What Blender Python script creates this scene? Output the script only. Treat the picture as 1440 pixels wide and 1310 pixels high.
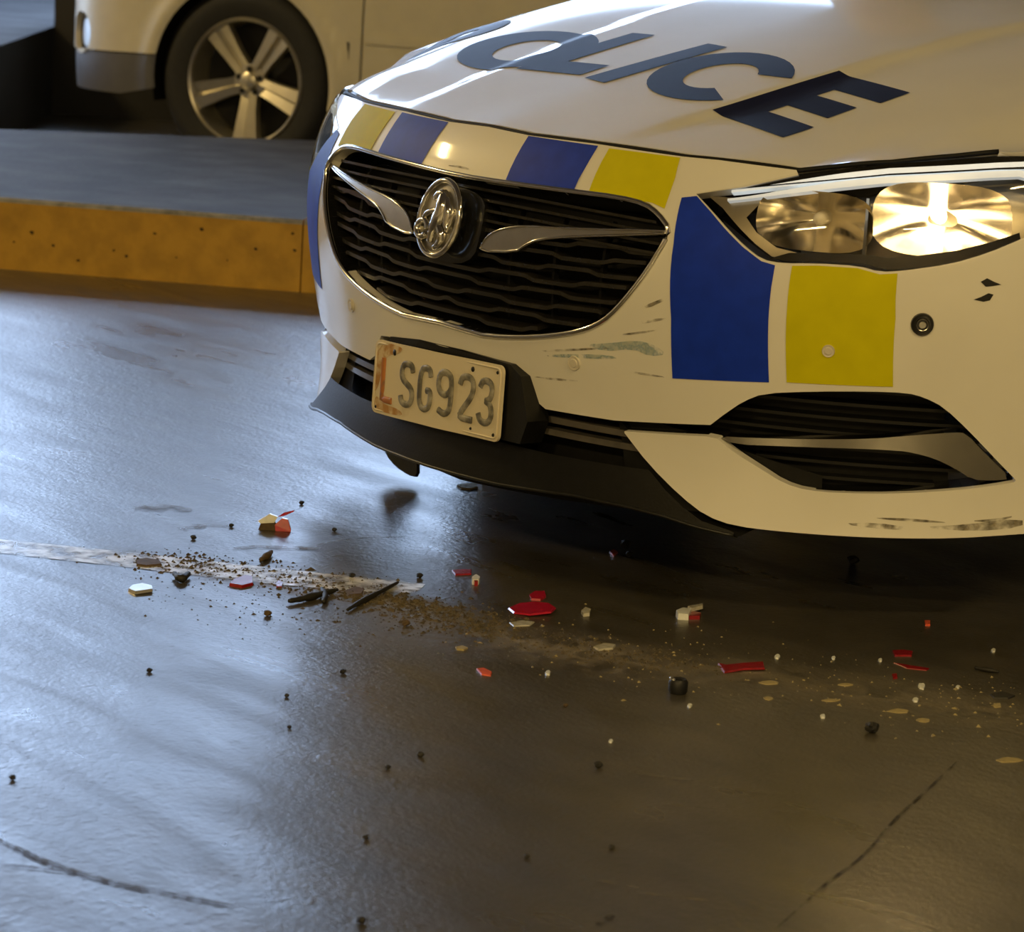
import bpy, math, random
import numpy as np
from mathutils import Vector, Matrix
from mathutils.geometry import delaunay_2d_cdt

random.seed(7)
for o in list(bpy.data.objects):
    bpy.data.objects.remove(o)
SC = bpy.context.scene
COL = SC.collection

# ------------------------------------------------------------------ camera
FPX = 4320.0
CAM = np.array([4.0023, -3.0421, 1.165])
CR = np.array([0.61662228, 0.78524187, 0.05632199])
CU = np.array([-0.18868668, 0.07795388, 0.97893847])
CF = np.array([-0.76431296, 0.61426248, -0.19623278])
cam = bpy.data.cameras.new('camera')
cam.sensor_width = 36.0
cam.lens = FPX / 1440.0 * 36.0
cam.clip_end = 200
cam.dof.use_dof = True
cam.dof.focus_distance = 5.0
cam.dof.aperture_fstop = 9.0
camo = bpy.data.objects.new('camera', cam)
COL.objects.link(camo)
camo.matrix_world = Matrix((
    (CR[0], CU[0], -CF[0], CAM[0]), (CR[1], CU[1], -CF[1], CAM[1]),
    (CR[2], CU[2], -CF[2], CAM[2]), (0, 0, 0, 1)))
SC.camera = camo

# ------------------------------------------------------------------ world, exposure
SC.view_settings.view_transform = 'Standard'
SC.view_settings.look = 'None'
SC.view_settings.gamma = 1.0
SC.view_settings.use_curve_mapping = False
SC.view_settings.exposure = 0.0
world = bpy.data.worlds.new('overcast_sky')
SC.world = world
world.use_nodes = True
bg = world.node_tree.nodes['Background']
bg.inputs[0].default_value = (0.50, 0.68, 1.0, 1)
bg.inputs[1].default_value = 9.6

# horizontal camera frame: metres to the right of / ahead of the viewpoint, on the ground
HD = np.array([-0.7795, 0.6264, 0.0]); HR = np.array([0.6264, 0.7795, 0.0])
def site(a, b, z=0.0):
    p = CAM * [1, 1, 0] + HR * a + HD * b
    return np.array([p[0], p[1], z])

def pix_dir(px, py):
    return CF + (px - 720) / FPX * CR - (py - 655) / FPX * CU
def ground(px, py, z=0.0):
    d = pix_dir(px, py)
    return CAM + d * ((z - CAM[2]) / d[2])
def on_plane_y(px, py, y):
    d = pix_dir(px, py)
    return CAM + d * ((y - CAM[1]) / d[1])

# ------------------------------------------------------------------ materials
MATS = {}
def material(name, col, rough=0.5, metal=0.0, var=0.08, scale=20.0, bump=0.0, bscale=None, coat=0.0,
             emit=None, estr=0.0, spec=0.5, alpha=None, col2=None, lo=0.45, hi=0.55):
    if name in MATS: return MATS[name]
    m = bpy.data.materials.new(name); m.use_nodes = True
    nt = m.node_tree; b = nt.nodes['Principled BSDF']
    tc = nt.nodes.new('ShaderNodeTexCoord')
    nz = nt.nodes.new('ShaderNodeTexNoise'); nz.inputs['Scale'].default_value = scale
    nz.inputs['Detail'].default_value = 5
    nt.links.new(tc.outputs['Object'], nz.inputs['Vector'])
    rp = nt.nodes.new('ShaderNodeValToRGB')
    c2 = col2 if col2 else tuple(min(1, c * (1 + var)) for c in col)
    c1 = col if col2 else tuple(c * (1 - var) for c in col)
    rp.color_ramp.elements[0].position = lo if col2 else 0.3
    rp.color_ramp.elements[1].position = hi if col2 else 0.7
    rp.color_ramp.elements[0].color = (*c1, 1); rp.color_ramp.elements[1].color = (*c2, 1)
    nt.links.new(nz.outputs['Fac'], rp.inputs['Fac'])
    nt.links.new(rp.outputs['Color'], b.inputs['Base Color'])
    b.inputs['Roughness'].default_value = rough; b.inputs['Metallic'].default_value = metal
    b.inputs['Coat Weight'].default_value = coat; b.inputs['Coat Roughness'].default_value = 0.06
    b.inputs['Specular IOR Level'].default_value = spec
    if emit:
        b.inputs['Emission Color'].default_value = (*emit, 1); b.inputs['Emission Strength'].default_value = estr
    if alpha is not None: b.inputs['Alpha'].default_value = alpha
    if bump:
        n2 = nt.nodes.new('ShaderNodeTexNoise'); n2.inputs['Scale'].default_value = bscale or scale * 4
        n2.inputs['Detail'].default_value = 4
        nt.links.new(tc.outputs['Object'], n2.inputs['Vector'])
        bp = nt.nodes.new('ShaderNodeBump'); bp.inputs['Strength'].default_value = bump
        bp.inputs['Distance'].default_value = 0.01
        nt.links.new(n2.outputs['Fac'], bp.inputs['Height']); nt.links.new(bp.outputs['Normal'], b.inputs['Normal'])
    MATS[name] = m
    return m

def clear_material(name, tint, gloss, base=0.04):
    m = bpy.data.materials.new(name); m.use_nodes = True; nt = m.node_tree
    for n in list(nt.nodes): nt.nodes.remove(n)
    out = nt.nodes.new('ShaderNodeOutputMaterial'); mix = nt.nodes.new('ShaderNodeMixShader')
    tr = nt.nodes.new('ShaderNodeBsdfTransparent'); gl = nt.nodes.new('ShaderNodeBsdfGlossy')
    fr = nt.nodes.new('ShaderNodeFresnel'); fr.inputs['IOR'].default_value = 1.4
    nz = nt.nodes.new('ShaderNodeTexNoise'); nz.inputs['Scale'].default_value = 40
    mr = nt.nodes.new('ShaderNodeMapRange'); mr.inputs['To Min'].default_value = gloss * 0.7; mr.inputs['To Max'].default_value = gloss * 1.3
    nt.links.new(nz.outputs['Fac'], mr.inputs['Value']); nt.links.new(mr.outputs['Result'], gl.inputs['Roughness'])
    tr.inputs['Color'].default_value = (*tint, 1); gl.inputs['Color'].default_value = (0.95, 0.95, 0.95, 1)
    nt.links.new(fr.outputs['Fac'], mix.inputs['Fac']); nt.links.new(tr.outputs['BSDF'], mix.inputs[1])
    nt.links.new(gl.outputs['BSDF'], mix.inputs[2]); nt.links.new(mix.outputs['Shader'], out.inputs['Surface'])
    return m

M_WHITE = material('white_car_paint', (0.74, 0.72, 0.67), 0.4, 0, 0.03, 6, coat=0.6, spec=.3)
M_BLUE = material('blue_vinyl', (0.007, 0.036, 0.46), 0.5, 0, 0.12, 30, spec=0.2)
M_YELLOW = material('yellow_vinyl', (0.58, 0.53, 0.004), 0.6, 0, 0.05, 25, spec=0.1)
M_NAVY = material('navy_lettering', (0.008, 0.010, 0.045), 0.5, 0, 0.1, 30, spec=0.25)
M_BLACK = material('black_plastic', (0.010, 0.010, 0.010), 0.35, 0, 0.3, 60, bump=0.05)
M_BLACKM = material('matt_black_plastic', (0.006, 0.006, 0.006), 0.6, 0, 0.3, 60, spec=0.25)
M_LIP = material('lip_black', (0.004, 0.004, 0.004), 0.42, 0, 0.3, 60, spec=0.35, bump=0.04)
M_SLAT = material('grille_slat_black', (0.022, 0.020, 0.018), 0.26, 0, 0.3, 40, coat=0.2)
M_DCHROME = material('smoked_chrome', (0.40, 0.38, 0.35), 0.2, 1.0, 0.05, 40)
M_GLOSSB = material('gloss_black_plastic', (0.008, 0.008, 0.008), 0.18, 0, 0.3, 40, coat=0.4)
M_CHROME = material('chrome', (0.78, 0.76, 0.72), 0.12, 1.0, 0.04, 40)
M_SATIN = material('satin_chrome', (0.62, 0.60, 0.56), 0.28, 1.0, 0.05, 40)
M_REFL = material('reflector_chrome', (0.85, 0.80, 0.70), 0.16, 1.0, 0.04, 30)
M_RUBBER = material('tyre_rubber', (0.012, 0.012, 0.013), 0.75, 0, 0.2, 60, bump=0.1)
M_LENS = clear_material('clear_lens', (0.96, 0.95, 0.92), 0.03)
M_GLASS = material('tinted_glass', (0.02, 0.025, 0.03), 0.06, 0, 0.1, 10, coat=0.5)
M_SILVER = material('champagne_silver_paint', (0.60, 0.56, 0.44), 0.35, 0.15, 0.04, 14, coat=0.5)
M_GREYP = material('grey_cladding', (0.09, 0.09, 0.10), 0.5, 0, 0.1, 20)
M_ALLOY = material('machined_alloy', (0.62, 0.58, 0.48), 0.33, 0.85, 0.06, 20)
M_DARKM = material('dark_metal', (0.02, 0.02, 0.022), 0.5, 0.5, 0.2, 20)

# ------------------------------------------------------------------ helpers
def tag(o, label, cat, group=None, kind=None):
    if label: o['label'] = label
    if cat: o['category'] = cat
    if group: o['group'] = group
    if kind: o['kind'] = kind
    return o
def empty(name, loc=(0, 0, 0), rz=0.0):
    o = bpy.data.objects.new(name, None); COL.objects.link(o)
    o.location = loc; o.rotation_euler = (0, 0, rz); o.empty_display_size = 0.2
    return o
def obj(name, verts, faces, mat, parent=None, smooth=False, normals=None):
    me = bpy.data.meshes.new(name)
    me.from_pydata([tuple(float(c) for c in v) for v in verts], [], [tuple(int(i) for i in f) for f in faces])
    me.materials.append(mat)
    if smooth or normals is not None:
        me.polygons.foreach_set('use_smooth', [True] * len(me.polygons))
    me.update()
    if normals is not None:
        me.normals_split_custom_set_from_vertices([tuple(float(c) for c in n) for n in normals])
    o = bpy.data.objects.new(name, me); COL.objects.link(o)
    if parent: o.parent = parent
    return o
def sharp(o, ang=35):
    me = o.data
    me.polygons.foreach_set('use_smooth', [True] * len(me.polygons))
    me.set_sharp_from_angle(angle=math.radians(ang))
    return o

class MB:
    def __init__(s): s.v = []; s.f = []
    def add(s, v, f):
        k = len(s.v); s.v += [tuple(p) for p in v]; s.f += [tuple(i + k for i in q) for q in f]; return s
    def box(s, c, size, R=None):
        v = []
        for x in (-.5, .5):
            for y in (-.5, .5):
                for z in (-.5, .5):
                    p = np.array([x * size[0], y * size[1], z * size[2]])
                    if R is not None: p = R @ p
                    v.append(p + np.array(c))
        return s.add(v, [(0, 1, 3, 2), (4, 6, 7, 5), (0, 4, 5, 1), (2, 3, 7, 6), (0, 2, 6, 4), (1, 5, 7, 3)])
    def build(s, name, mat, parent=None, ang=None):
        o = obj(name, s.v, s.f, mat, parent)
        if ang: sharp(o, ang)
        return o

def tube(path, r, n=8, closed=False, squash=None, taper=None):
    """round bar along a path; squash=(axis vector, factor) flattens it"""
    P = np.array(path, float); m = len(P); v = []; f = []
    for i in range(m):
        a = P[(i - 1) % m] if (closed or i > 0) else P[i]
        b = P[(i + 1) % m] if (closed or i < m - 1) else P[i]
        t = b - a; t = t / (np.linalg.norm(t) + 1e-12)
        u = np.cross(t, [0.13, 0.31, 0.94]); u /= np.linalg.norm(u); w = np.cross(t, u)
        rr = r * (taper[i] if taper is not None else 1)
        for k in range(n):
            q = u * math.cos(2 * math.pi * k / n) * rr + w * math.sin(2 * math.pi * k / n) * rr
            if squash is not None:
                ax = np.array(squash[0]); q = q - ax * (q @ ax) * (1 - squash[1])
            v.append(P[i] + q)
    for i in range(m if closed else m - 1):
        j = (i + 1) % m
        for k in range(n):
            l = (k + 1) % n
            f.append((i * n + k, i * n + l, j * n + l, j * n + k))
    if not closed:
        f.append(tuple(range(n))[::-1]); f.append(tuple((m - 1) * n + k for k in range(n)))
    return v, f
def ribbon(P, N, h, d, U=(0, 0, 1)):
    """rectangular bar: P points, N outward normals, h height along U, d depth inward"""
    v = []; f = []; U = np.array(U, float); m = len(P)
    hs = h if hasattr(h, '__len__') else [h] * m
    for p, n, hh in zip(P, N, hs):
        v += [p + U * hh / 2, p - U * hh / 2, p - U * hh / 2 - n * d, p + U * hh / 2 - n * d]
    for i in range(m - 1):
        for k in range(4):
            l = (k + 1) % 4
            f.append((4 * i + k, 4 * i + l, 4 * i + 4 + l, 4 * i + 4 + k))
    f += [(3, 2, 1, 0), tuple(4 * (m - 1) + k for k in range(4))]
    return v, f
def lathe(profile, n=48, axis='y'):
    """profile of (radius, offset along axis)"""
    v = []; f = []; m = len(profile)
    for k in range(n):
        a = 2 * math.pi * k / n
        for r, h in profile:
            v.append((r * math.cos(a), h, r * math.sin(a)) if axis == 'y' else (r * math.cos(a), r * math.sin(a), h))
    for k in range(n):
        l = (k + 1) % n
        for i in range(m - 1):
            f.append((k * m + i, k * m + i + 1, l * m + i + 1, l * m + i))
    return v, f

def densify(L, g, closed=True):
    out = []; n = len(L)
    for i in range(n if closed else n - 1):
        a = np.array(L[i], float); b = np.array(L[(i + 1) % n], float)
        k = max(1, int(math.ceil(np.linalg.norm(b - a) / g)))
        for j in range(k): out.append(a + (b - a) * j / k)
    if not closed: out.append(np.array(L[-1], float))
    return np.array(out)
def smooth_line(L, it=2, closed=False):
    L = [np.array(p, float) for p in L]
    for _ in range(it):
        o = []; n = len(L)
        if not closed: o.append(L[0])
        for i in range(n if closed else n - 1):
            a, b = L[i], L[(i + 1) % n]
            o += [a * .75 + b * .25, a * .25 + b * .75]
        if not closed: o.append(L[-1])
        L = o
    return [tuple(p) for p in L]
def inside(loops, P):
    P = np.asarray(P, float); r = np.zeros(len(P), bool)
    for L in loops:
        x0, y0 = L[:, 0], L[:, 1]; x1, y1 = np.roll(x0, -1), np.roll(y0, -1)
        for a, b, c, d in zip(x0, y0, x1, y1):
            if b == d: continue
            k = ((b > P[:, 1]) != (d > P[:, 1])) & (P[:, 0] < (c - a) * (P[:, 1] - b) / (d - b) + a)
            r ^= k
    return r
def sheet(name, loops, S, mat, parent, g=0.02, off=0.0, depth=0.0, only_rim=False, back=False):
    """a shaped panel: outline loops in the 2-D domain of surface S, laid on S with real normals and an edge of given depth"""
    loops = [densify(L, g) for L in loops]
    allp = np.concatenate(loops); lo, hi = allp.min(0), allp.max(0)
    gx, gy = np.meshgrid(np.arange(lo[0] + g / 2, hi[0], g), np.arange(lo[1] + g / 2, hi[1], g))
    G = np.stack([gx.ravel(), gy.ravel()], 1)
    if len(G): G = G[inside(loops, G)]
    if len(G):
        keep = np.ones(len(G), bool)
        for i in range(0, len(G), 400):
            d = np.abs(G[i:i + 400, None, :] - allp[None]).max(2).min(1); keep[i:i + 400] = d > g * .35
        G = G[keep]
    pts = np.concatenate([allp, G]) if len(G) else allp
    edges = []; k = 0
    for L in loops:
        n = len(L); edges += [(k + i, k + (i + 1) % n) for i in range(n)]; k += n
    vv, ee, ff, *_ = delaunay_2d_cdt([Vector((float(a), float(b))) for a, b in pts], edges, [], 0, 1e-7)
    V2 = np.array([(a.x, a.y) for a in vv]); T = np.array([list(t) for t in ff if len(t) == 3])
    T = T[inside(loops, V2[T].mean(1))]
    P, N = S(V2)
    P = P + N * off
    fn = np.cross(P[T[:, 1]] - P[T[:, 0]], P[T[:, 2]] - P[T[:, 0]])
    flip = (fn * N[T[:, 0]]).sum(1) < 0
    T[flip] = T[flip][:, ::-1]
    V = []; F = []; NN = []
    if not only_rim:
        V = list(P); F = [tuple(t) for t in T]; NN = list(N)
        if back and depth:
            k = len(V); V += list(P - N * depth); NN += list(-N); F += [tuple(i + k for i in t[::-1]) for t in T]
    if depth:
        E = {}
        for t in T:
            for a, b in ((t[0], t[1]), (t[1], t[2]), (t[2], t[0])):
                if (b, a) in E: del E[(b, a)]
                else: E[(a, b)] = 1
        for a, b in E:
            q = [P[a], P[a] - N[a] * depth, P[b] - N[b] * depth, P[b]]
            n = np.cross(q[1] - q[0], q[3] - q[0]); ln = np.linalg.norm(n)
            if ln < 1e-12: continue
            k = len(V); V += q; NN += [n / ln] * 4; F.append((k, k + 1, k + 2, k + 3))
    return obj(name, V, F, mat, parent, normals=NN)

# ------------------------------------------------------------------ surfaces of the police car
def Fy(X, z):
    zz = np.asarray(z, float) - 0.5; X = np.abs(X)
    y0 = -0.0011 + 0.0188 * zz + 1.1198 * zz ** 2 + 2.7915 * zz ** 3
    return y0 + (0.3346 - 0.2143 * zz) * X ** 2 + 0.3373 * X ** 5
XT = np.linspace(0, 0.985, 800)
_y = Fy(XT, np.full_like(XT, 0.4))
ST = np.concatenate([[0], np.cumsum(np.hypot(np.diff(XT), np.diff(_y)))])
def s_of_x(X): return np.sign(X) * np.interp(np.abs(X), XT, ST)
def x_of_s(s): return np.sign(s) * np.interp(np.abs(s), ST, XT)
def SF(uv):
    """front fascia: domain (arc length, height)"""
    uv = np.asarray(uv, float); X = x_of_s(uv[:, 0]); z = uv[:, 1]
    P = np.stack([X, Fy(X, z), z], 1); e = 1e-3
    dx = (Fy(X + e, z) - Fy(X - e, z)) / (2 * e); dz = (Fy(X, z + e) - Fy(X, z - e)) / (2 * e)
    N = np.stack([dx, -np.ones_like(dx), dz], 1)
    return P, N / np.linalg.norm(N, axis=1)[:, None]
def pf(px, py):
    """photo pixel -> point of the fascia domain"""
    d = pix_dir(px, py); t = np.linspace(3.6, 6.6, 300)
    g = CAM[1] + t * d[1] - Fy(CAM[0] + t * d[0], CAM[2] + t * d[2])
    i = np.where((g[:-1] < 0) & (g[1:] >= 0))[0]
    i = i[0] if len(i) else np.abs(g).argmin()
    lo, hi = t[i], t[min(i + 1, 299)]
    for _ in range(40):
        m = (lo + hi) / 2; v = CAM[1] + m * d[1] - Fy(CAM[0] + m * d[0], CAM[2] + m * d[2])
        if v < 0: lo = m
        else: hi = m
    p = CAM + lo * d
    return (float(s_of_x(p[0])), float(p[2]))
def PF(L): return [pf(*p) for p in L]
def mir(L): return [(-a, b) for a, b in L][::-1]
def ff(s, z, off=0.0):
    P, N = SF([(s, z)]); return P[0] + N[0] * off, N[0]

EDGE = np.array([(0, .085, .716), (.256, .102, .716), (.424, .138, .713), (.607, .213, .711), (.708, .303, .734),
                 (.771, .375, .749), (.833, .463, .765), (.93, .60, .775)])
def ze(X): return np.interp(np.abs(X), EDGE[:, 0], EDGE[:, 2])
def sst(a, b, x):
    t = np.clip((x - a) / (b - a), 0, 1); return t * t * (3 - 2 * t)
def Gz(X, Y):
    XS = np.asarray(X, float); X = np.abs(X)
    z = .6918 + .276 * Y - .0724 * X**2 + .031 * Y**2 + .026 * X**2 * Y - .0408 * X**4 - .0572 * Y**3
    z = z + 0.007 * (1 - sst(.0, .045, X - .25 - .10 * Y)) * sst(.1, .35, Y) - 0.005 * sst(.1, .35, Y)   # raised middle with a crease
    right = np.clip(XS, 0, None); left = np.clip(-XS, 0, None)
    z = z - 0.85 * np.clip(right - .66, 0, 1) ** 2 - 0.018 * right * sst(.1, .4, Y)
    z = z + 0.06 * left ** 2 * sst(.1, .3, Y) - 0.1 * ((left - .63) + np.sqrt((left - .63) ** 2 + .0012)) + .001
    z = z - 0.05 * sst(.56, .82, -XS) * (1 - sst(.3, .62, Y))      # far front corner sits lower
    return z
def SG(uv):
    uv = np.asarray(uv, float); X, Y = uv[:, 0], uv[:, 1]; e = 2e-3
    P = np.stack([X, Y, Gz(X, Y)], 1)
    N = np.stack([-(Gz(X + e, Y) - Gz(X - e, Y)) / (2 * e), -(Gz(X, Y + e) - Gz(X, Y - e)) / (2 * e), np.ones_like(X)], 1)
    return P, N / np.linalg.norm(N, axis=1)[:, None]
def pg(px, py):
    d = pix_dir(px, py); t = np.linspace(3.6, 7.0, 600)
    g = CAM[2] + t * d[2] - Gz(CAM[0] + t * d[0], CAM[1] + t * d[1])
    i = np.where((g[:-1] > 0) & (g[1:] <= 0))[0]
    p = CAM + t[i[0] if len(i) else np.abs(g).argmin()] * d
    return (float(p[0]), float(p[1]))

def k1(L): return [(430 + x / 2.717, 180 + y / 2.717) for x, y in L]      # photo details, enlarged
def k4(L): return [(930 + x / 2.8235, 200 + y / 2.8235) for x, y in L]
def k5(L): return [(860 + x / 2.4828, 520 + y / 2.4828) for x, y in L]
def k6(L): return [(420 + x / 2.7692, 420 + y / 2.7692) for x, y in L]

# ------------------------------------------------------------------ lamps of the garage (warm ceiling battens)
M_LAMPBODY = material('lamp_housing', (0.5, 0.5, 0.48), 0.5, 0.2)
M_LAMPGLOW = material('lamp_diffuser', (0.9, 0.8, 0.55), 0.5, emit=(1.0, 0.74, 0.36), estr=9.0)
CEIL = 4.5
def ceiling_lamp(a, b, power, label, ang=0.0):
    p = site(a, b, CEIL)
    t = empty('ceiling_lamp', p, math.atan2(HR[1], HR[0]) + ang)
    tag(t, label, 'lamp', 'battens under the garage ceiling')
    MB().box((0, 0, -.03), (1.3, .16, .06)).build('lamp_housing', M_LAMPBODY, t)
    MB().box((0, 0, -.075), (1.24, .12, .03)).build('lamp_diffuser', M_LAMPGLOW, t)
    for sx in (-1, 1): MB().box((sx * .64, 0, -.05), (.03, .17, .1)).build('end_cap', M_LAMPBODY, t)
    l = bpy.data.lights.new('lamp_light', 'AREA'); l.shape = 'RECTANGLE'; l.size = 1.2; l.size_y = .12
    l.energy = power; l.color = (1.0, 0.72, 0.29)
    lo = bpy.data.objects.new('lamp_light', l); COL.objects.link(lo); lo.parent = t; lo.location = (0, 0, -.11)
ceiling_lamp(-3.2, -2.5, 340, 'warm ceiling batten above the open floor in front of the car')
ceiling_lamp(2.6, 0.4, 140, 'warm ceiling batten above the lit headlight side of the police car', .5)
ceiling_lamp(0.6, -4.6, 340, 'warm ceiling batten near the back wall of the garage')

ceiling_lamp(-6.1, 8.8, 250, 'added warm batten that brightens the parked car and the kerb face')  # added fill lamp for the parked car's side and the kerb face
# ------------------------------------------------------------------ the setting
def floor_material():
    m = bpy.data.materials.new('sealed_asphalt'); m.use_nodes = True; nt = m.node_tree; L = nt.links.new
    b = nt.nodes['Principled BSDF']; N = nt.nodes.new
    tc = N('ShaderNodeTexCoord')
    def noise(scale, detail=4, vec=None, dist=0):
        n = N('ShaderNodeTexNoise'); n.inputs['Scale'].default_value = scale; n.inputs['Detail'].default_value = detail
        n.inputs['Distortion'].default_value = dist
        L(vec or tc.outputs['Object'], n.inputs['Vector']); return n.outputs['Fac']
    def mrange(v, a, b_, c, d):
        n = N('ShaderNodeMapRange'); n.inputs['From Min'].default_value = a; n.inputs['From Max'].default_value = b_
        n.inputs['To Min'].default_value = c; n.inputs['To Max'].default_value = d; L(v, n.inputs['Value']); return n.outputs['Result']
    def math_(op, a, c):
        n = N('ShaderNodeMath'); n.operation = op
        for i, q in enumerate((a, c)):
            if isinstance(q, (int, float)): n.inputs[i].default_value = q
            else: L(q, n.inputs[i])
        return n.outputs[0]
    def mix(fac, c1, c2):
        n = N('ShaderNodeMix'); n.data_type = 'RGBA'; L(fac, n.inputs['Factor'])
        for key, q in (('A', c1), ('B', c2)):
            s = [i for i in n.inputs if i.name == key and i.type == 'RGBA'][0]
            if isinstance(q, tuple): s.default_value = (*q, 1)
            else: L(q, s)
        return [o for o in n.outputs if o.type == 'RGBA'][0]
    big = noise(1.3, 5); mid = noise(9, 6); fine = noise(140, 3)
    col = mix(mrange(mid, .3, .7, 0, 1), (.040, .035, .026), (.060, .052, .038))
    # swept dust along the strip of debris: distance to the line it lies on
    sep = N('ShaderNodeSeparateXYZ'); L(tc.outputs['Object'], sep.inputs[0])
    def band(p, q, w, amp):
        d = np.array(q[:2]) - np.array(p[:2]); ln = np.linalg.norm(d); u = d / ln; n_ = np.array([-u[1], u[0]])
        dist = math_('ADD', math_('MULTIPLY', sep.outputs[0], float(n_[0])), math_('MULTIPLY', sep.outputs[1], float(n_[1])))
        dist = math_('ABSOLUTE', math_('ADD', dist, float(-(n_ @ np.array(p[:2])))), 0)
        al = math_('ADD', math_('MULTIPLY', sep.outputs[0], float(u[0])), math_('MULTIPLY', sep.outputs[1], float(u[1])))
        al = math_('ADD', al, float(-(u @ np.array(p[:2]))))
        k = mrange(dist, 0, w, 1, 0)
        k = math_('MULTIPLY', k, mrange(al, -.1, .1, 0, 1)); k = math_('MULTIPLY', k, mrange(al, ln - .1, ln + .15, 1, 0))
        return math_('MULTIPLY', k, amp)
    b1 = band(ground(560, 868), ground(960, 945), .13, 1.0)
    b2 = band(ground(900, 925), ground(1480, 1015), .12, .55)
    b3 = band(ground(170, 782), ground(640, 862), .07, .9)
    dust = math_('MAXIMUM', math_('MAXIMUM', b1, b2), b3)
    patch = mrange(noise(16, 6, dist=1.5), .36, .66, 0, 1.0)
    dust = math_('MULTIPLY', dust, patch)
    col = mix(dust, col, (.16, .125, .075))
    L(col, b.inputs['Base Color'])
    r = mrange(big, .3, .7, .27, .36)
    # stretched wear streaks
    mp = N('ShaderNodeMapping'); mp.inputs['Rotation'].default_value = (0, 0, -math.atan2(HR[1], HR[0])); mp.inputs['Scale'].default_value = (1.2, 5, 1)
    L(tc.outputs['Object'], mp.inputs['Vector'])
    st = noise(2.2, 6, mp.outputs['Vector'], .6)
    r = math_('ADD', r, mrange(st, .35, .65, -.04, .07))
    r = math_('ADD', r, math_('MULTIPLY', dust, .45))
    L(r, b.inputs['Roughness'])
    b.inputs['Specular IOR Level'].default_value = 0.62; b.inputs['IOR'].default_value = 1.8
    h = math_('ADD', math_('MULTIPLY', fine, .5), math_('MULTIPLY', noise(60, 2), .7))
    bp = N('ShaderNodeBump'); bp.inputs['Strength'].default_value = .22; bp.inputs['Distance'].default_value = .006
    L(h, bp.inputs['Height']); L(bp.outputs['Normal'], b.inputs['Normal'])
    return m
M_FLOOR = floor_material()
M_CONC = material('painted_concrete', (0.30, 0.27, 0.22), 0.8, 0, 0.15, 3, bump=0.2, bscale=30)
M_CEIL = material('ceiling_concrete', (0.22, 0.19, 0.15), 0.85, 0, 0.12, 2, bump=0.2, bscale=20)
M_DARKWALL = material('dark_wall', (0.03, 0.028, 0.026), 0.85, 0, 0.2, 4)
M_KTOP = material('kerb_slate_top', (0.048, 0.050, 0.056), 0.7, 0, 0.5, 5, bump=0.3, bscale=45, spec=.2, col2=(0.095, 0.10, 0.108), lo=.4, hi=.72)
M_KYEL = material('kerb_yellow_paint', (0.50, 0.28, 0.037), 0.75, 0, 0.15, 14, bump=0.25, bscale=40, col2=(0.64, 0.36, 0.046), lo=.36, hi=.6)
M_KCHIP = material('kerb_grime', (0.05, 0.03, 0.012), 0.9, 0, 0.3, 60)
M_KEDGE = material('kerb_worn_edge', (0.25, 0.24, 0.22), 0.7, 0, 0.4, 30)
M_LINE = material('worn_line_paint', (0.66, 0.66, 0.64), 0.3, 0, 0.1, 30, spec=.8)

KH = 0.19
KA, KB = ground(0, 378), ground(437, 412)
KU = (KB - KA) / np.linalg.norm(KB - KA)
TA, TB = ground(0, 181, KH), ground(465, 198, KH)
TU = (TB - TA) / np.linalg.norm(TB - TA)
kerbF0, kerbF1 = KA - KU * 5, KA + KU * 1.75
kerbB0, kerbB1 = TA * [1, 1, 0] - TU * [1, 1, 0] * 5, TA * [1, 1, 0] + TU * [1, 1, 0] * 2.1
mid0, mid1 = (kerbF0 + kerbB0) / 2, (kerbF1 + kerbB1) / 2
LOW = -0.01
fv = [site(-14, -8), site(14, -8), mid1 + KU * 12, mid1, mid0, mid0 - KU * 8]
dn = lambda p: p * [1, 1, 0] + [0, 0, LOW]
fv2 = [dn(mid0 - KU * 8), dn(mid0), dn(mid1), dn(mid1 + KU * 12), site(18, 26, LOW), site(-18, 26, LOW)]
floor = obj('floor', fv + fv2, [(0, 1, 2, 3, 4, 5), (6, 7, 8, 9, 10, 11), (5, 4, 7, 6), (4, 3, 8, 7), (3, 2, 9, 8)], M_FLOOR)
tag(floor, 'dark glossy sealed floor', None, kind='structure')

def slab(name, corners, z0, z1, mat):
    n = len(corners)
    v = [np.array([c[0], c[1], z0]) for c in corners] + [np.array([c[0], c[1], z1]) for c in corners]
    f = [tuple(range(n))[::-1], tuple(range(n, 2 * n))] + [(i, (i + 1) % n, n + (i + 1) % n, n + i) for i in range(n)]
    o = obj(name, v, f, mat); o['kind'] = 'structure'; return o
slab('ceiling', [site(-7, -7), site(9, -7), site(9, 16.8), site(-7, 16.8)], CEIL, CEIL + .3, M_CEIL)
slab('wall_rear', [site(-7, -7.2), site(9, -7.2), site(9, -7), site(-7, -7)], 0, CEIL, M_CONC)
slab('wall_right', [site(8.8, -7), site(9, -7), site(9, 16.1), site(8.8, 16.1)], LOW, CEIL, M_CONC)
slab('wall_left', [site(-7.2, -7), site(-7, -7), site(-7, 13), site(-7.2, 13)], 0, CEIL, M_CONC)
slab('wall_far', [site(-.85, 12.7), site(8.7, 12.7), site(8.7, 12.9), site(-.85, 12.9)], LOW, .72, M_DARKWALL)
slab('wall_sky_blocker', [site(-1.98, 12.7), site(-.85, 12.7), site(-.85, 12.95), site(-1.98, 12.95)], LOW, 2.3, M_DARKWALL)  # height added out of view to block sky and darken the floor's reflection
slab('wall_back', [site(1.5, 15.8), site(8.8, 15.8), site(8.8, 16.1), site(1.5, 16.1)], LOW, CEIL, M_CONC)

slab('sky_blocker_left', [site(-7, 16.2), site(-1.6, 16.2), site(-1.6, 16.4), site(-7, 16.4)], LOW, 2.0, M_DARKWALL)  # unseen, added to keep low sky off the left of the floor
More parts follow.
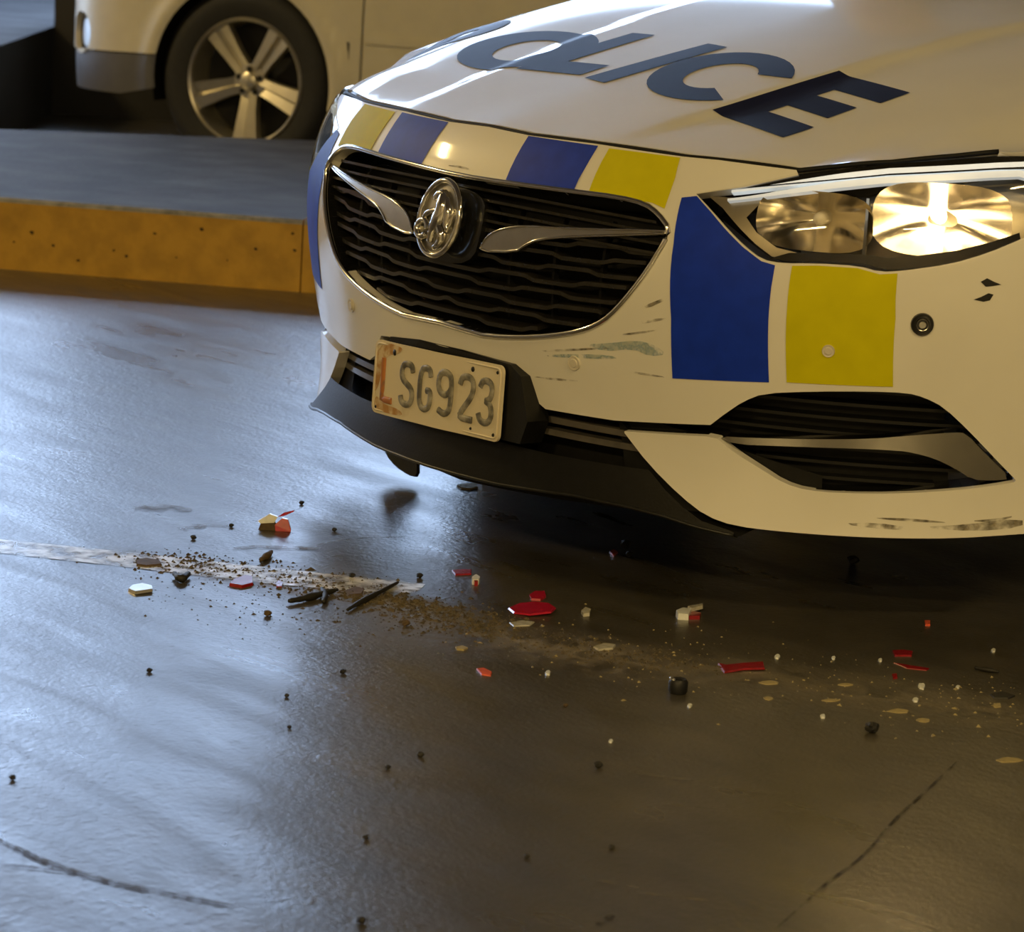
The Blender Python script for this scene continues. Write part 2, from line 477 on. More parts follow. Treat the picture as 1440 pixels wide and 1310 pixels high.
# raised kerb island
isl = empty('kerb_island', (KA + KU * 1.0 + (TA - KA) * .4) * [1, 1, 0])
tag(isl, 'raised island with dark top and yellow painted kerb face between the two cars', 'kerb')
io = np.array(isl.location)
jA = KA + KU * ((ground(423, 411) - KA) @ KU)
def kerb_face(p, q, name='kerb_stone'):
    t = .14; n = np.array([-KU[1], KU[0], 0])
    if n @ HD < 0: n = -n
    r = .012
    prof = [(0, 0), (0, KH - r), (r * .3, KH - r * .3), (r, KH), (t, KH), (t, 0)]
    v = []
    for e in (p, q): v += [e + n * a + np.array([0, 0, b]) - io for a, b in prof]
    k = len(prof)
    f = [(i, (i + 1) % k, k + (i + 1) % k, k + i) for i in range(k)] + [tuple(range(k))[::-1], tuple(range(k, 2 * k))]
    o = obj(name, v, f, M_KYEL, isl)
    o.data.materials.append(M_KEDGE); o.data.materials.append(M_KTOP)
    for i, pl in enumerate(o.data.polygons):
        if i in (1, 2): pl.material_index = 1
        if i == 3: pl.material_index = 2
    return o
for p, q in ((kerbF0, jA - KU * .004 - KU * 1.9), (jA - KU * 1.896, jA - KU * .004), (jA, kerbF1)): kerb_face(p, q)
tn = np.array([-KU[1], KU[0], 0]); tn = tn if tn @ HD > 0 else -tn
tv = [kerbF0 + tn * .14, kerbF1 + tn * .14, kerbB1, kerbB0]
obj('island_top', [np.array([c[0], c[1], KH - .001]) - io for c in tv] + [np.array([c[0], c[1], LOW]) - io for c in tv],
    [(0, 1, 2, 3), (2, 6, 7, 3), (1, 5, 6, 2), (0, 3, 7, 4)], M_KTOP, isl)
rr = random.Random(3)
for px, py, w in ((45, 327, 9), (75, 345, 6), (110, 366, 6), (178, 360, 6), (218, 328, 6), (284, 322, 7), (360, 350, 6), (415, 352, 7), (160, 352, 5), (248, 362, 4), (412, 328, 6), (20, 340, 4), (320, 366, 4)):
    p = ground(px, py)                                  # pits in the paint, on the vertical kerb face
    d = pix_dir(px, py); t = ((KA - CAM) @ tn) / (d @ tn); p = CAM + d * t - io
    ww = w / 4320 * 4.2; ring = []
    for k in range(9):
        a = k / 9 * 2 * math.pi; s = ww * rr.uniform(.5, 1)
        ring.append(p - tn * .0015 + KU * math.cos(a) * s + np.array([0, 0, math.sin(a) * s * .8]))
    obj('chipped_spot', ring, [tuple(range(9))], M_KCHIP, isl)

# low platform at the far left, shade put into its dark face colour
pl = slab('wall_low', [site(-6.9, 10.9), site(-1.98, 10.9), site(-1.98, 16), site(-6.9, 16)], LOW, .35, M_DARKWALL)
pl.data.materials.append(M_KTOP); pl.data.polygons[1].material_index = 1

# markings and stains that belong to the floor
def worn(m, scale, lo, hi, amax=1.0):
    nt = m.node_tree; b = nt.nodes['Principled BSDF']; n = nt.nodes.new('ShaderNodeTexNoise'); n.inputs['Scale'].default_value = scale
    n.inputs['Detail'].default_value = 6; tc = nt.nodes.new('ShaderNodeTexCoord'); nt.links.new(tc.outputs['Object'], n.inputs['Vector'])
    r = nt.nodes.new('ShaderNodeMapRange'); r.inputs['From Min'].default_value = lo; r.inputs['From Max'].default_value = hi
    r.inputs['To Min'].default_value = 0; r.inputs['To Max'].default_value = amax
    nt.links.new(n.outputs['Fac'], r.inputs['Value']); nt.links.new(r.outputs['Result'], b.inputs['Alpha']); return m
worn(M_LINE, 30, .30, .62, .85)
def floor_patch(name, L, mat, z=.0012, px=True):
    P = [ground(*p) for p in L] if px else L
    P = [np.array([p[0], p[1], z]) for p in P]
    return obj(name, P, [tuple(range(len(P)))], mat, floor)
floor_patch('painted_line', [(-160, 742), (0, 759), (100, 769), (190, 778), (300, 790), (420, 803), (520, 814), (598, 822), (586, 834), (500, 832), (400, 823), (300, 812), (190, 799), (100, 789), (0, 778), (-160, 762)], M_LINE)
def streak(name, L, w, mat, z=.0016):
    P = [ground(*p) for p in smooth_line(L, 2)]; m = len(P); v = []; f = []
    r_ = random.Random(len(L) * 7 + int(L[0][0]))
    for i, p in enumerate(P):
        t = P[min(i + 1, m - 1)] - P[max(i - 1, 0)]; t /= np.linalg.norm(t); n = np.array([-t[1], t[0], 0])
        e = math.sin(math.pi * (i + .6) / (m + .2)) ** .5 * r_.uniform(.75, 1.15)
        v += [p + n * w / 2 * e + [0, 0, z], p - n * w / 2 * e + [0, 0, z]]
    for i in range(m - 1): f.append((2 * i, 2 * i + 1, 2 * i + 3, 2 * i + 2))
    return obj(name, v, f, mat, floor)
M_SKID = worn(material('rubber_mark', (0.04, 0.03, 0.022), 0.7, 0, 0.4, 40), 70, .3, .6, .9)
M_CRACK = worn(material('floor_crack', (0.016, 0.013, 0.010), 0.9, 0, 0.3, 40), 45, .36, .62, .9)
M_SCRATCH = worn(material('floor_scratch', (0.17, 0.14, 0.10), 0.5, 0, 0.3, 40), 60, .42, .66, .6)
streak('skid_mark', [(-60, 1160), (0, 1184), (60, 1211), (130, 1235), (210, 1254)], .013, M_SKID)
streak('skid_mark', [(190, 1246), (260, 1262), (330, 1275)], .008, M_SKID)
streak('skid_mark', [(0, 1216), (60, 1222), (110, 1230)], .005, M_SKID)
streak('crack', [(1090, 1308), (1130, 1272), (1165, 1240), (1215, 1205), (1255, 1155), (1300, 1115), (1345, 1072)], .0042, M_CRACK)
streak('crack', [(840, 1302), (862, 1288)], .010, M_CRACK)
for a, b in (((760, 1222), (900, 1250)), ((890, 1255), (1000, 1268)), ((1028, 1271), (1075, 1277)), ((880, 1086), (1010, 1102)), ((1030, 1110), (1140, 1120)), ((930, 1130), (1010, 1139)), ((1070, 1138), (1130, 1143)), ((860, 1058), (910, 1062))):
    streak('scratch', [a, ((a[0] + b[0]) / 2, (a[1] + b[1]) / 2 + 1), b], .006, M_SCRATCH)
M_DUST = worn(material('grey_dust', (0.13, 0.11, 0.085), 0.6, 0, 0.3, 60), 40, .35, .7, .75)
for L, w in (([(190, 716), (225, 714), (270, 718)], .05), ([(250, 744), (290, 741)], .02), ([(330, 772), (380, 770), (450, 772)], .03), ([(270, 738), (330, 741)], .012), ([(440, 768), (500, 757), (570, 756)], .006)):
    streak('dust_patch', L, w, M_DUST)

# yellow post behind the car, mirrored in its bonnet
M_POST = material('post_yellow', (0.62, 0.40, 0.03), 0.5, 0, 0.1, 12)
M_POSTW = material('post_white_band', (0.7, 0.68, 0.6), 0.5, 0, 0.1, 12)
pst = empty('yellow_post', site(.80, 8.3)); tag(pst, 'tall yellow painted post with a white edge strip standing behind the police car', 'post')
v, f = lathe([(.17, 0), (.17, .02), (.13, .03), (.13, 2.14), (.12, 2.19), (.09, 2.21), (.0001, 2.215)], 32, 'z'); sharp(obj('post_body', v, f, M_POST, pst), 30)
sd = site(.80, 8.3) - site(.80 + .128, 8.27); sd = sd * [1, 1, 0]
MB().box((sd[0], sd[1], 1.1), (.03, .03, 2.05)).build('white_strip', M_POSTW, pst)
# ------------------------------------------------------------------ police car
CAR = empty('police_car', (0, 0, 0))
tag(CAR, 'white police car with blue and yellow checks, lit headlight and scuffed front bumper', 'car')
WS = float(s_of_x(0.93))
def xz(X, z): return (float(s_of_x(X)), z)

shut = PF([(743, 190), (838, 202), (960, 220), (1012, 225), (1120, 239)])
shut = [(0.0, .716)] + [(s, z) for s, z in shut]
h_top = PF(k4([(545, 130), (330, 178), (140, 205)]))
h_bot = PF(smooth_line(k4([(140, 205), (200, 270), (270, 350), (330, 410), (400, 465), (480, 480), (620, 480), (780, 490), (870, 515), (960, 510), (1150, 485), (1300, 440), (1440, 380)]), 1))
h_end = [xz(.905, .60), xz(.93, .625)]
bottom = PF(smooth_line(k5([(1440, 572), (1200, 588), (1000, 588), (800, 580), (600, 565), (430, 545), (330, 510), (240, 440), (130, 330), (45, 220)]), 1))
blade_top = PF(k5([(45, 214), (330, 232)]))
vent_low = PF(smooth_line(k5([(370, 240), (430, 290), (520, 345), (600, 395), (680, 420), (800, 430), (1000, 432), (1200, 420), (1330, 405), (1405, 392)]), 1))
vent_up = PF(smooth_line(k5([(1412, 385), (1330, 300), (1250, 215), (1160, 130), (1090, 95), (1030, 80), (900, 75), (700, 75), (530, 82), (460, 110), (400, 150), (345, 192)]), 1))
seam = PF([(864, 591), (767, 575), (750, 560), (734, 525), (718, 519)])
half = shut + h_top[:2] + h_bot + h_end + [xz(.93, .28)] + bottom + blade_top + vent_low + vent_up + seam + [(0.0, seam[-1][1])]
full = half + mir(half[1:-1])
# drop duplicates
def clean(L, e=2e-4):
    o = []
    for p in L:
        if not o or math.hypot(p[0] - o[-1][0], p[1] - o[-1][1]) > e: o.append(p)
    return o
full = clean(full)
gr_px = k1([(640, 190), (760, 208), (1000, 240), (1200, 265), (1300, 290), (1352, 330), (1392, 385), (1370, 440), (1310, 540), (1250, 620), (1190, 690), (1140, 735), (1080, 765), (1000, 785), (880, 797), (760, 797), (680, 790)])
gr = PF(smooth_line(gr_px, 1))
gr = [(0.0, gr[0][1])] + gr + [(0.0, gr[-1][1] + .004)]
GR = clean(gr + mir(gr[1:-1]))
bumper = sheet('bumper', [full, GR], SF, M_WHITE, CAR, .022, 0, .02)
def frame_pts(L, off=0.0, closed=True, g=.02):
    P, N = SF(densify(L, g, closed)); return P + N * off, N
P, N = frame_pts(GR, .001)
v, f = tube(P, .0045, 8, True); obj('grille_trim', v, f, M_CHROME, CAR, smooth=True)

# grille: backing, slats, wings, emblem
GRL = empty('grille'); GRL.parent = CAR
sheet('grille_backing', [GR], SF, M_BLACKM, GRL, .03, -.075)
sheet('grille_surround', [GR], SF, M_GLOSSB, GRL, .02, -.004, .07, only_rim=True)
ga = np.array(GR)
def span(z, L):
    L = np.array(L); xs = []
    for a, b in zip(L, np.roll(L, -1, 0)):
        if (a[1] > z) != (b[1] > z): xs.append(a[0] + (b[0] - a[0]) * (z - a[1]) / (b[1] - a[1]))
    return (min(xs), max(xs)) if len(xs) > 1 else None
zlo, zhi = ga[:, 1].min(), ga[:, 1].max()
def slat(z0, amp, ph, h, d, off, mat, sag=.0, a=None, b=None):
    s = span(z0, GR)
    if not s: return
    a = s[0] + .008 if a is None else a; b = s[1] - .008 if b is None else b
    n = 90; S_ = np.linspace(a, b, n); Z = []
    for q in S_:
        w = (abs(q) / .21 + ph) % 1.0
        t = 1 if w < .4 else (1 - (w - .4) / .1 if w < .5 else (0 if w < .9 else (w - .9) / .1))
        Z.append(z0 + amp * t + sag * (q / .5) ** 2)
    P, N = SF(np.stack([S_, Z], 1)); P = P + N * off
    v, f = ribbon(P, N, h, d); return sharp(obj('slat', v, f, mat, GRL), 40)
rows = np.linspace(zlo + .016, zlo + .165, 8)
for i, z in enumerate(rows): slat(z, .006, i * .37, .0065, .03, -.012 - .003 * (i % 2), M_SLAT, .014)
for i, z in enumerate((zhi - .066, zhi - .050, zhi - .034, zhi - .018)): slat(z, 0, 0, .0045, .02, -.010, M_SLAT, -.012)
for sx in (-1, 1):                                   # uprights that tie the slats together
    for q in (.14, .24, .34):
        zz = np.linspace(zlo + .03, zhi - .03, 8); P, N = SF(np.stack([np.full(8, sx * q), zz], 1)); P = P - N * .03
        v, f = ribbon(P, N, .006, .012, U=(1, 0, 0)); obj('upright', v, f, M_BLACKM, GRL)
wing = PF(smooth_line(k1([(655, 468), (672, 430), (700, 402), (745, 383), (830, 372), (1000, 382), (1380, 390), (1382, 402), (1000, 412), (880, 424), (832, 445), (795, 473)]), 1, True))
for L in (wing, mir(wing)):
    w = sheet('wing_bar', [L], SF, M_SATIN, GRL, .012, -.004, .03)
    Pw, Nw = frame_pts(L, -.004, True, .01); v, f = tube(Pw, .0022, 6, True); obj('wing_edge', v, f, M_CHROME, w, smooth=True)
# boss behind emblem
em_s, em_z = 0.0, pf(635, 310)[1]
boss = [(x, em_z + z) for x, z in ((-.075, .055), (.075, .055), (.09, 0), (.075, -.07), (-.075, -.07), (-.09, 0))]
sheet('emblem_boss', [smooth_line(boss, 2, True)], SF, M_GLOSSB, GRL, .02, -.006, .04)
EC, EN = ff(em_s, em_z, .014)
EUp = np.array([0, 0, 1.0]) - EN * EN[2]; EUp /= np.linalg.norm(EUp); ER = np.cross(EUp, EN); ER = ER if ER[0] > 0 else -ER
def em(x, y, h=0.0): return EC + ER * x + EUp * y + EN * h
EMB = empty('emblem'); EMB.parent = GRL
a_, b_ = .052, .062
ring = [em(a_ * math.cos(t), b_ * math.sin(t)) for t in np.linspace(0, 2 * math.pi, 48, endpoint=False)]
v, f = tube(ring, .0055, 8, True); obj('emblem_ring', v, f, M_CHROME, EMB, smooth=True)
dv = []; df = []
for i in range(9):
    q = i / 8
    for k in range(40):
        t = 2 * math.pi * k / 40; dv.append(em(a_ * q * math.cos(t), b_ * q * math.sin(t), .006 * (1 - q * q) - .012 * (1 - q) * 0 - .004))
for i in range(8):
    for k in range(40): df.append((i * 40 + k, i * 40 + (k + 1) % 40, (i + 1) * 40 + (k + 1) % 40, (i + 1) * 40 + k))
obj('emblem_disc', dv, df, M_SATIN, EMB, smooth=True)
def relief(name, pts, r, tp=None):
    P = [em(x * 1.0, y * 1.0, .004) for x, y in smooth_line(pts, 2)]
    tt = np.interp(np.linspace(0, 1, len(P)), np.linspace(0, 1, len(tp)), tp) if tp else None
    v, f = tube(P, r, 8, taper=tt); obj(name, v, f, M_CHROME, EMB, smooth=True)
relief('lion_body', [(.004, .040), (.012, .022), (.008, .0), (-.004, -.018), (-.006, -.042)], .012, [.6, 1.1, 1.2, .8, .5])
relief('lion_head', [(-.016, .030), (-.006, .038), (.008, .040)], .009, [.6, 1, .9])
relief('lion_mane', [(.016, .034), (.028, .012), (.026, -.008), (.034, -.016)], .008, [.7, 1.1, .9, .5])
relief('lion_paw', [(.004, .012), (-.014, .010), (-.030, .004), (-.036, -.006)], .006, [1, 1, .9, .6])
relief('lion_leg', [(.010, -.014), (.022, -.026), (.018, -.042), (.006, -.050)], .008, [1, 1, .8, .5])
relief('lion_tail', [(.030, -.020), (.038, -.004), (.040, .012)], .004, [1, .8, .5])
relief('stone', [(-.034 + .015 * math.cos(t), -.022 + .014 * math.sin(t)) for t in np.linspace(0, 5.6, 10)], .006)

# lower intake: backing, slats, lip spoiler
M_ISLAT = material('intake_slat_grey', (0.10, 0.09, 0.08), 0.3, 0, 0.2, 40, coat=.3)
INT = empty('lower_intake'); INT.parent = CAR
lip_top = PF(k6([(790, 556), (1000, 606), (1290, 655)]) + [(914, 660), (940, 688), (968, 712), (995, 731), (1033, 744)]); lip_bot = PF([(709, 678), (817, 694), (889, 709), (940, 722), (985, 737), (1040, 750)])
zt0, zb0 = lip_top[0][1] - .003, lip_bot[0][1] - .002
il = [(0, .345), (.30, .345), (.56, .30), (.60, .16), (0, .14)]
sheet('intake_backing', [il + mir(il[1:-1])], SF, M_BLACKM, INT, .03, -.06)
for sg in (1, -1): sheet('intake_cheek', [[(sg * a, b) for a, b in ((.37, .30), (.50, .285), (.72, .24), (.72, .19), (.60, .165), (.40, .165))]], SF, M_BLACKM, INT, .03, -.024)
cav = [blade_top[0], blade_top[1]] + vent_low + vent_up + [seam[0]]
for L in (cav, mir(cav)):
    VENT = empty('corner_vent'); VENT.parent = CAR
    sg = 1 if L is cav else -1
    big = [(sg * a, b) for a, b in ((.40, .37), (.92, .37), (.92, .17), (.40, .22))]
    sheet('vent_backing', [big], SF, M_BLACKM, VENT, .04, -.055)
    sheet('vent_wall', [clean(L)], SF, M_GLOSSB, VENT, .02, -.012, .045, only_rim=True)
    zmin, zmax = min(b for a, b in vent_low), max(b for a, b in vent_up)
    for z in np.linspace(zmin + .014, zmax - .014, 7):
        sp = span(z, cav)
        if not sp or sp[1] - sp[0] < .08: continue
        S_ = np.linspace(sp[0] + .006, sp[1] - .004, 24) * sg
        P, N = SF(np.stack([S_, np.full(24, z)], 1)); P = P - N * .035
        v, f = ribbon(P, N, .005, .02); obj('vent_slat', v, f, M_LIP, VENT)
    bl = PF(smooth_line(k5([(362, 236), (500, 243), (700, 248), (900, 247), (1060, 234), (1200, 224), (1240, 226), (1310, 300), (1402, 386), (1330, 392), (1262, 388), (1200, 348), (1130, 315), (1060, 296), (1000, 287), (850, 280), (600, 272), (420, 264)]), 1, True))
    bl = bl if sg > 0 else mir(bl)
    vb = sheet('vent_blade', [bl], SF, M_DCHROME, VENT, .014, -.008, .02)
for z, s0, s1 in ((pf(830, 623)[1], -.44, .44), (pf(800, 600)[1], -.42, .42)):
    S_ = np.linspace(s0, s1, 40); P, N = SF(np.stack([S_, z + 0 * S_], 1)); P = P - N * .02
    v, f = ribbon(P, N, .010, .03); sharp(obj('intake_slat', v, f, M_ISLAT, INT), 40)
lt = [(0, zt0)] + lip_top; lb = [(0, zb0)] + lip_bot
# the lip runs on past the blade as the dark splitter under it
lipL = lt + [(lb[-1][0], lb[-1][1] + .003)] + lb[::-1]
lipF = clean(lipL + mir(lipL[1:-1]))
def SL(uv):
    P, N = SF(uv); uv = np.asarray(uv)
    k = sst(zt0 + .01, zb0, uv[:, 1]); P = P + np.stack([0 * k, -.010 * k - .003, 0 * k], 1)
    N = N + np.stack([0 * k, 0 * k, .25 * (1 - k)], 1); return P, N / np.linalg.norm(N, axis=1)[:, None]
lip = sheet('lip_spoiler', [lipF], SL, M_LIP, CAR, .016, 0, .0)
S_ = np.linspace(-lb[-1][0], lb[-1][0], 70)
Zb = np.interp(np.abs(S_), [q[0] for q in lb], [q[1] for q in lb])
Pl, Nl = SL(np.stack([S_, Zb], 1))
v = []; f = []
for p, s in zip(Pl, S_):
    v += [p, p + [0, .008, -.006], p + [0, .10, .02], p + [0, .16, .10]]
for i in range(69):
    for k in range(3): f.append((4 * i + k, 4 * i + 4 + k, 4 * i + 5 + k, 4 * i + 1 + k))
sharp(obj('lip_underside', v, f, M_BLACKM, lip), 30)
v, f = tube(Pl + [0, 0, -.002], .003, 6); obj('lip_edge', v, f, M_BLACK, lip, smooth=True)
# under tray and the torn flap that hangs from it
tray = [(-.62, .30), (-.2, .18), (.2, .18), (.62, .30), (.66, 1.6), (-.66, 1.6)]
v = [(x, y, .27) for x, y in tray] + [(x, y, .285) for x, y in tray]; n = len(tray)
obj('undertray', v, [tuple(range(n))[::-1], tuple(range(n, 2 * n))] + [(i, (i + 1) % n, n + (i + 1) % n, n + i) for i in range(n)], M_BLACKM, CAR)
FY = ground(585, 683)[1]
fl = smooth_line([(550, 585), (562, 588), (572, 620), (586, 645), (586, 671), (574, 668), (556, 656), (543, 640), (537, 622)], 1, True)
pf_ = [on_plane_y(px, py, FY) for px, py in fl]; n = len(pf_)
v = [p for p in pf_] + [p + [0.002, .006, 0] for p in pf_]
obj('torn_flap', v, [tuple(range(n)), tuple(range(n, 2 * n))[::-1]] + [(i, n + i, n + (i + 1) % n, (i + 1) % n) for i in range(n)], M_BLACK, CAR)

# number plate
PL = empty('number_plate'); PL.parent = CAR
pz = 0.281; lean = math.radians(2.9); roll = math.radians(2.0)
pu = np.array([math.cos(roll), math.sin(roll) * math.sin(lean), math.sin(roll) * math.cos(lean)])
pv = np.array([-math.sin(roll), math.cos(roll) * math.sin(lean), math.cos(roll) * math.cos(lean)])
pn = np.cross(pu, pv); pn = pn if pn[1] < 0 else -pn
pc = np.array([0, 0, pz])
def pp(x, y, h=0.0):
    bend = .006 * math.exp(-((x + .17) / .04) ** 2) - .004 * math.exp(-((x - .02) / .05) ** 2)
    return pc + pu * x + pv * y + pn * (h - bend)
def SP(uv):
    uv = np.asarray(uv); return np.array([pp(a, b) for a, b in uv]), np.tile(pn, (len(uv), 1))
def rrect(w, h, r, n=5):
    o = []
    for cx, cy, a0 in ((w - r, h - r, 0), (-w + r, h - r, 90), (-w + r, -h + r, 180), (w - r, -h + r, 270)):
        for k in range(n + 1):
            a = math.radians(a0 + 90 * k / n); o.append((cx + r * math.cos(a), cy + r * math.sin(a)))
    return o
M_PLATE = material('plate_cream', (0.70, 0.62, 0.47), 0.45, 0, 0.1, 18, col2=(0.55, 0.45, 0.30), lo=.58, hi=.75)
M_PCHAR = material('plate_character', (0.10, 0.095, 0.085), 0.5, 0, 0.3, 60, col2=(0.33, 0.31, 0.26), lo=.42, hi=.66)
M_PRUST = material('plate_rust_character', (0.42, 0.15, 0.035), 0.55, 0, 0.2, 50, col2=(0.20, 0.11, 0.06), lo=.5, hi=.7)
M_RUST = material('plate_rust', (0.42, 0.22, 0.07), 0.6, 0, 0.3, 50, col2=(0.62, 0.50, 0.33), lo=.45, hi=.6)
sheet('plate', [rrect(.18, .0625, .012)], SP, M_PLATE, PL, .012, 0, .004, back=True)
v, f = tube([pp(x, y, .001) for x, y in rrect(.1745, .057, .009)], .0016, 6, True); obj('plate_border', v, f, M_PLATE, PL, smooth=True)
GL = {'L': [[(0, 1), (0, 0), (.9, 0)]],
      'S': [[(.95, .80), (.85, .96), (.5, 1), (.12, .95), (.0, .78), (.1, .60), (.5, .5), (.9, .40), (1, .22), (.88, .05), (.5, 0), (.12, .04), (.02, .2)]],
      'G': [[(.95, .80), (.85, .96), (.5, 1), (.15, .95), (.0, .75), (0, .25), (.15, .05), (.5, 0), (.85, .05), (.98, .2), (.98, .46), (.6, .46)]],
      '9': [[(.95, .62), (.8, .5), (.5, .45), (.18, .5), (.03, .65), (.03, .82), (.18, .96), (.5, 1), (.82, .95), (.97, .8), (.97, .25), (.85, .06), (.5, 0), (.12, .08)]],
      '2': [[(.05, .78), (.15, .95), (.5, 1), (.85, .95), (.97, .78), (.88, .55), (.3, .2), (.05, 0), (1, 0)]],
      '3': [[(.05, .82), (.18, .96), (.5, 1), (.85, .94), (.95, .76), (.82, .57), (.5, .52)], [(.5, .52), (.85, .46), (1, .25), (.86, .05), (.5, 0), (.15, .05), (.02, .2)]]}
for ch, x0, w in (('L', -.150, .036), ('S', -.092, .034), ('G', -.038, .034), ('9', .016, .036), ('2', .070, .038), ('3', .122, .036)):
    mb = MB()
    for st in GL[ch]:
        st = st if ch == 'L' else smooth_line(st, 2)
        if ch == 'L': st = densify(st, .25, False)
        v, f = tube([pp(x0 + a * w, -.036 + b * .070, .0012) for a, b in st], .0058, 8, squash=(pn, .45)); mb.add(v, f)
    mb.build('plate_character', M_PRUST if ch == 'L' else M_PCHAR, PL, 60)
for x, y, r in ((-.118, .047, .0055), (.100, .047, .0045), (.165, .050, .003), (-.168, -.052, .003), (.165, -.052, .003), (.105, -.050, .0025)):
    v, f = lathe([(0.0001, -.0022), (r * .6, -.002), (r, -.0005), (r, .001)], 12)
    v = [pp(x + a[0], y + a[2], -a[1]) for a in v]; obj('plate_bolt', v, f, M_DARKM, PL, smooth=True)
for L in ([(-.178, .060), (-.09, .060), (-.105, .045), (-.14, .040), (-.155, .015), (-.165, -.02), (-.178, -.03)], [(-.176, -.058), (-.08, -.058), (-.09, -.046), (-.15, -.044), (-.17, -.03)]):
    sheet('rust_stain', [smooth_line(L, 2, True)], SP, M_RUST, PL, .02, .0006)
brk = [(-.150, .070), (-.06, .076), (.06, .074), (.185, .066), (.215, .050), (.240, -.02), (.225, -.058), (-.165, -.058)]
bv = [pp(x, y, -.008) for x, y in brk]; bb = [p + [0, .045, 0] for p in bv]; n = len(brk)
obj('plate_bracket', bv + bb, [tuple(range(n)), tuple(range(n, 2 * n))[::-1]] + [(i, (i + 1) % n, n + (i + 1) % n, n + i) for i in range(n)], M_LIP, CAR)

# reflective checks on bumper
def decal(name, px, mat, mirror=True, off=.0011, sm=0):
    L = PF(smooth_line(px, sm, True) if sm else px)
    for q in ((L, mir(L)) if mirror else (L,)): sheet(name, [clean(q)], SF, mat, CAR, .02, off)
decal('blue_check', [(743.6, 191.5), (841.5, 205.5), (808, 266.5), (760, 261), (711.6, 253.5)], M_BLUE)
decal('yellow_check', [(857, 209), (900, 214.5), (957, 222), (950, 250), (935, 293.5), (918, 285.5), (895, 281), (828, 271), (838, 245)], M_YELLOW)
decal('blue_check', k4([(82, 220), (142, 214), (198, 277), (266, 357), (326, 417), (398, 472), (452, 488), (432, 620), (428, 952), (45, 936), (40, 700), (50, 400), (65, 290)]), M_BLUE)
decal('yellow_check', k4([(520, 490), (620, 489), (778, 499), (868, 524), (938, 520), (930, 700), (920, 970), (498, 952), (500, 650)]), M_YELLOW)
M_SCUFFB = material('blue_scuff', (0.25, 0.38, 0.45), 0.6, 0, 0.2, 60, col2=(0.55, 0.57, 0.52), lo=.5, hi=.66)
M_SCUFFD = material('dark_scuff', (0.10, 0.085, 0.06), 0.7, 0, 0.3, 80, col2=(0.4, 0.34, 0.24), lo=.48, hi=.7)
worn(M_SCUFFB, 60, .34, .6, .8); worn(M_SCUFFD, 50, .38, .66, .75)
M_CHIP = material('paint_chip', (0.006, 0.006, 0.006), 0.6, 0, 0.3, 60)
for px in ([(822, 484), (860, 482), (895, 478), (920, 484), (938, 498), (915, 501), (890, 490), (850, 494)], [(760, 500), (800, 497), (860, 499), (870, 505), (800, 503)], [(946, 360), (952, 352), (954, 372), (948, 380)]):
    decal('paint_scuff', px, M_SCUFFB, False, .0006, 1)
for px in ([(850, 472), (900, 466), (932, 462), (900, 470)], [(760, 492), (850, 488), (860, 490), (770, 495)], [(742, 528), (800, 533), (820, 536), (780, 535)], [(880, 520), (930, 528), (936, 531), (890, 525)],
           [(905, 430), (935, 418), (938, 421), (910, 434)], [(895, 452), (935, 446), (938, 449), (900, 456)],
           [(625, 232), (650, 233), (672, 242), (650, 237)]):
    decal('paint_scuff', px, M_SCUFFD, False, .0006, 1)
for px in ([(1225, 727), (1290, 729), (1340, 735), (1300, 734), (1250, 731)], [(1290, 741), (1360, 737), (1438, 728), (1438, 741), (1370, 747)], [(1180, 736), (1230, 734), (1290, 743), (1250, 745)], [(1360, 732), (1400, 729), (1430, 724), (1400, 735)]):
    decal('bumper_scrape', px, M_SCUFFD, False, .0006, 1)
for px in ([(1379, 396), (1388, 391), (1398, 396), (1408, 400), (1396, 402), (1386, 403)], [(1369, 421), (1380, 417), (1390, 412), (1397, 414), (1392, 422), (1383, 424)]):
    decal('paint_chip', px, M_CHIP, False, .0008)
def disc(name, s, z, r, mat, h, parent=CAR, ringmat=None):
    c, n = ff(s, z); u = np.array([n[1], -n[0], 0]); u /= np.linalg.norm(u); w = np.cross(n, u)
    prof = [(0.0001, h), (r * .55, h), (r * .62, h * .55), (r * .75, h * .55), (r, h * .8), (r * 1.05, 0)]
    v, f = lathe(prof, 24)
    o = obj(name, [c + u * a[0] + w * a[2] + n * a[1] for a in v], f, mat, parent); sharp(o, 40)
    return o
M_SENSW = material('sensor_white', (0.62, 0.58, 0.5), 0.4, 0, 0.05, 40)
for px, r, mt in (((808, 510), .0115, M_SENSW), ((1165, 493), .0095, M_SENSW), ((1297, 456), .017, M_GLOSSB)):
    s, z = pf(*px)
    for q in (s, -s):
        o = disc('parking_sensor', q, z, r, mt, .004)
        if mt is M_GLOSSB: disc('sensor_eye', q, z, r * .55, M_SATIN, .0055, o)

# headlights
M_STRIP = material('light_guide', (0.85, 0.87, 0.88), 0.22, 0, 0.05, 60, emit=(0.85, 0.95, 1.0), estr=0.35)
M_BULB = material('headlight_bulb', (1, .9, .7), 0.3, emit=(1.0, 0.78, 0.42), estr=4.5)
M_BULB2 = material('unlit_bulb', (.8, .75, .65), 0.15)
M_HOUS = material('headlight_housing', (0.45, 0.40, 0.32), 0.3, 0.8, 0.15, 20)
ht = PF(k4([(140, 203), (330, 172), (545, 122), (900, 78), (1330, 48), (1440, 50)])) + [xz(.87, .762), xz(.93, .77)]
hl = clean(ht + h_end[::-1] + h_bot[::-1])
strip_c = PF(k4([(268, 204), (500, 181), (900, 143), (1330, 122), (1440, 118)])) + [xz(.87, .725), xz(.90, .722)]
def SFd(depth):
    def S(uv):
        P, N = SF(uv); return P + np.array([0, depth, 0]), N
    return S
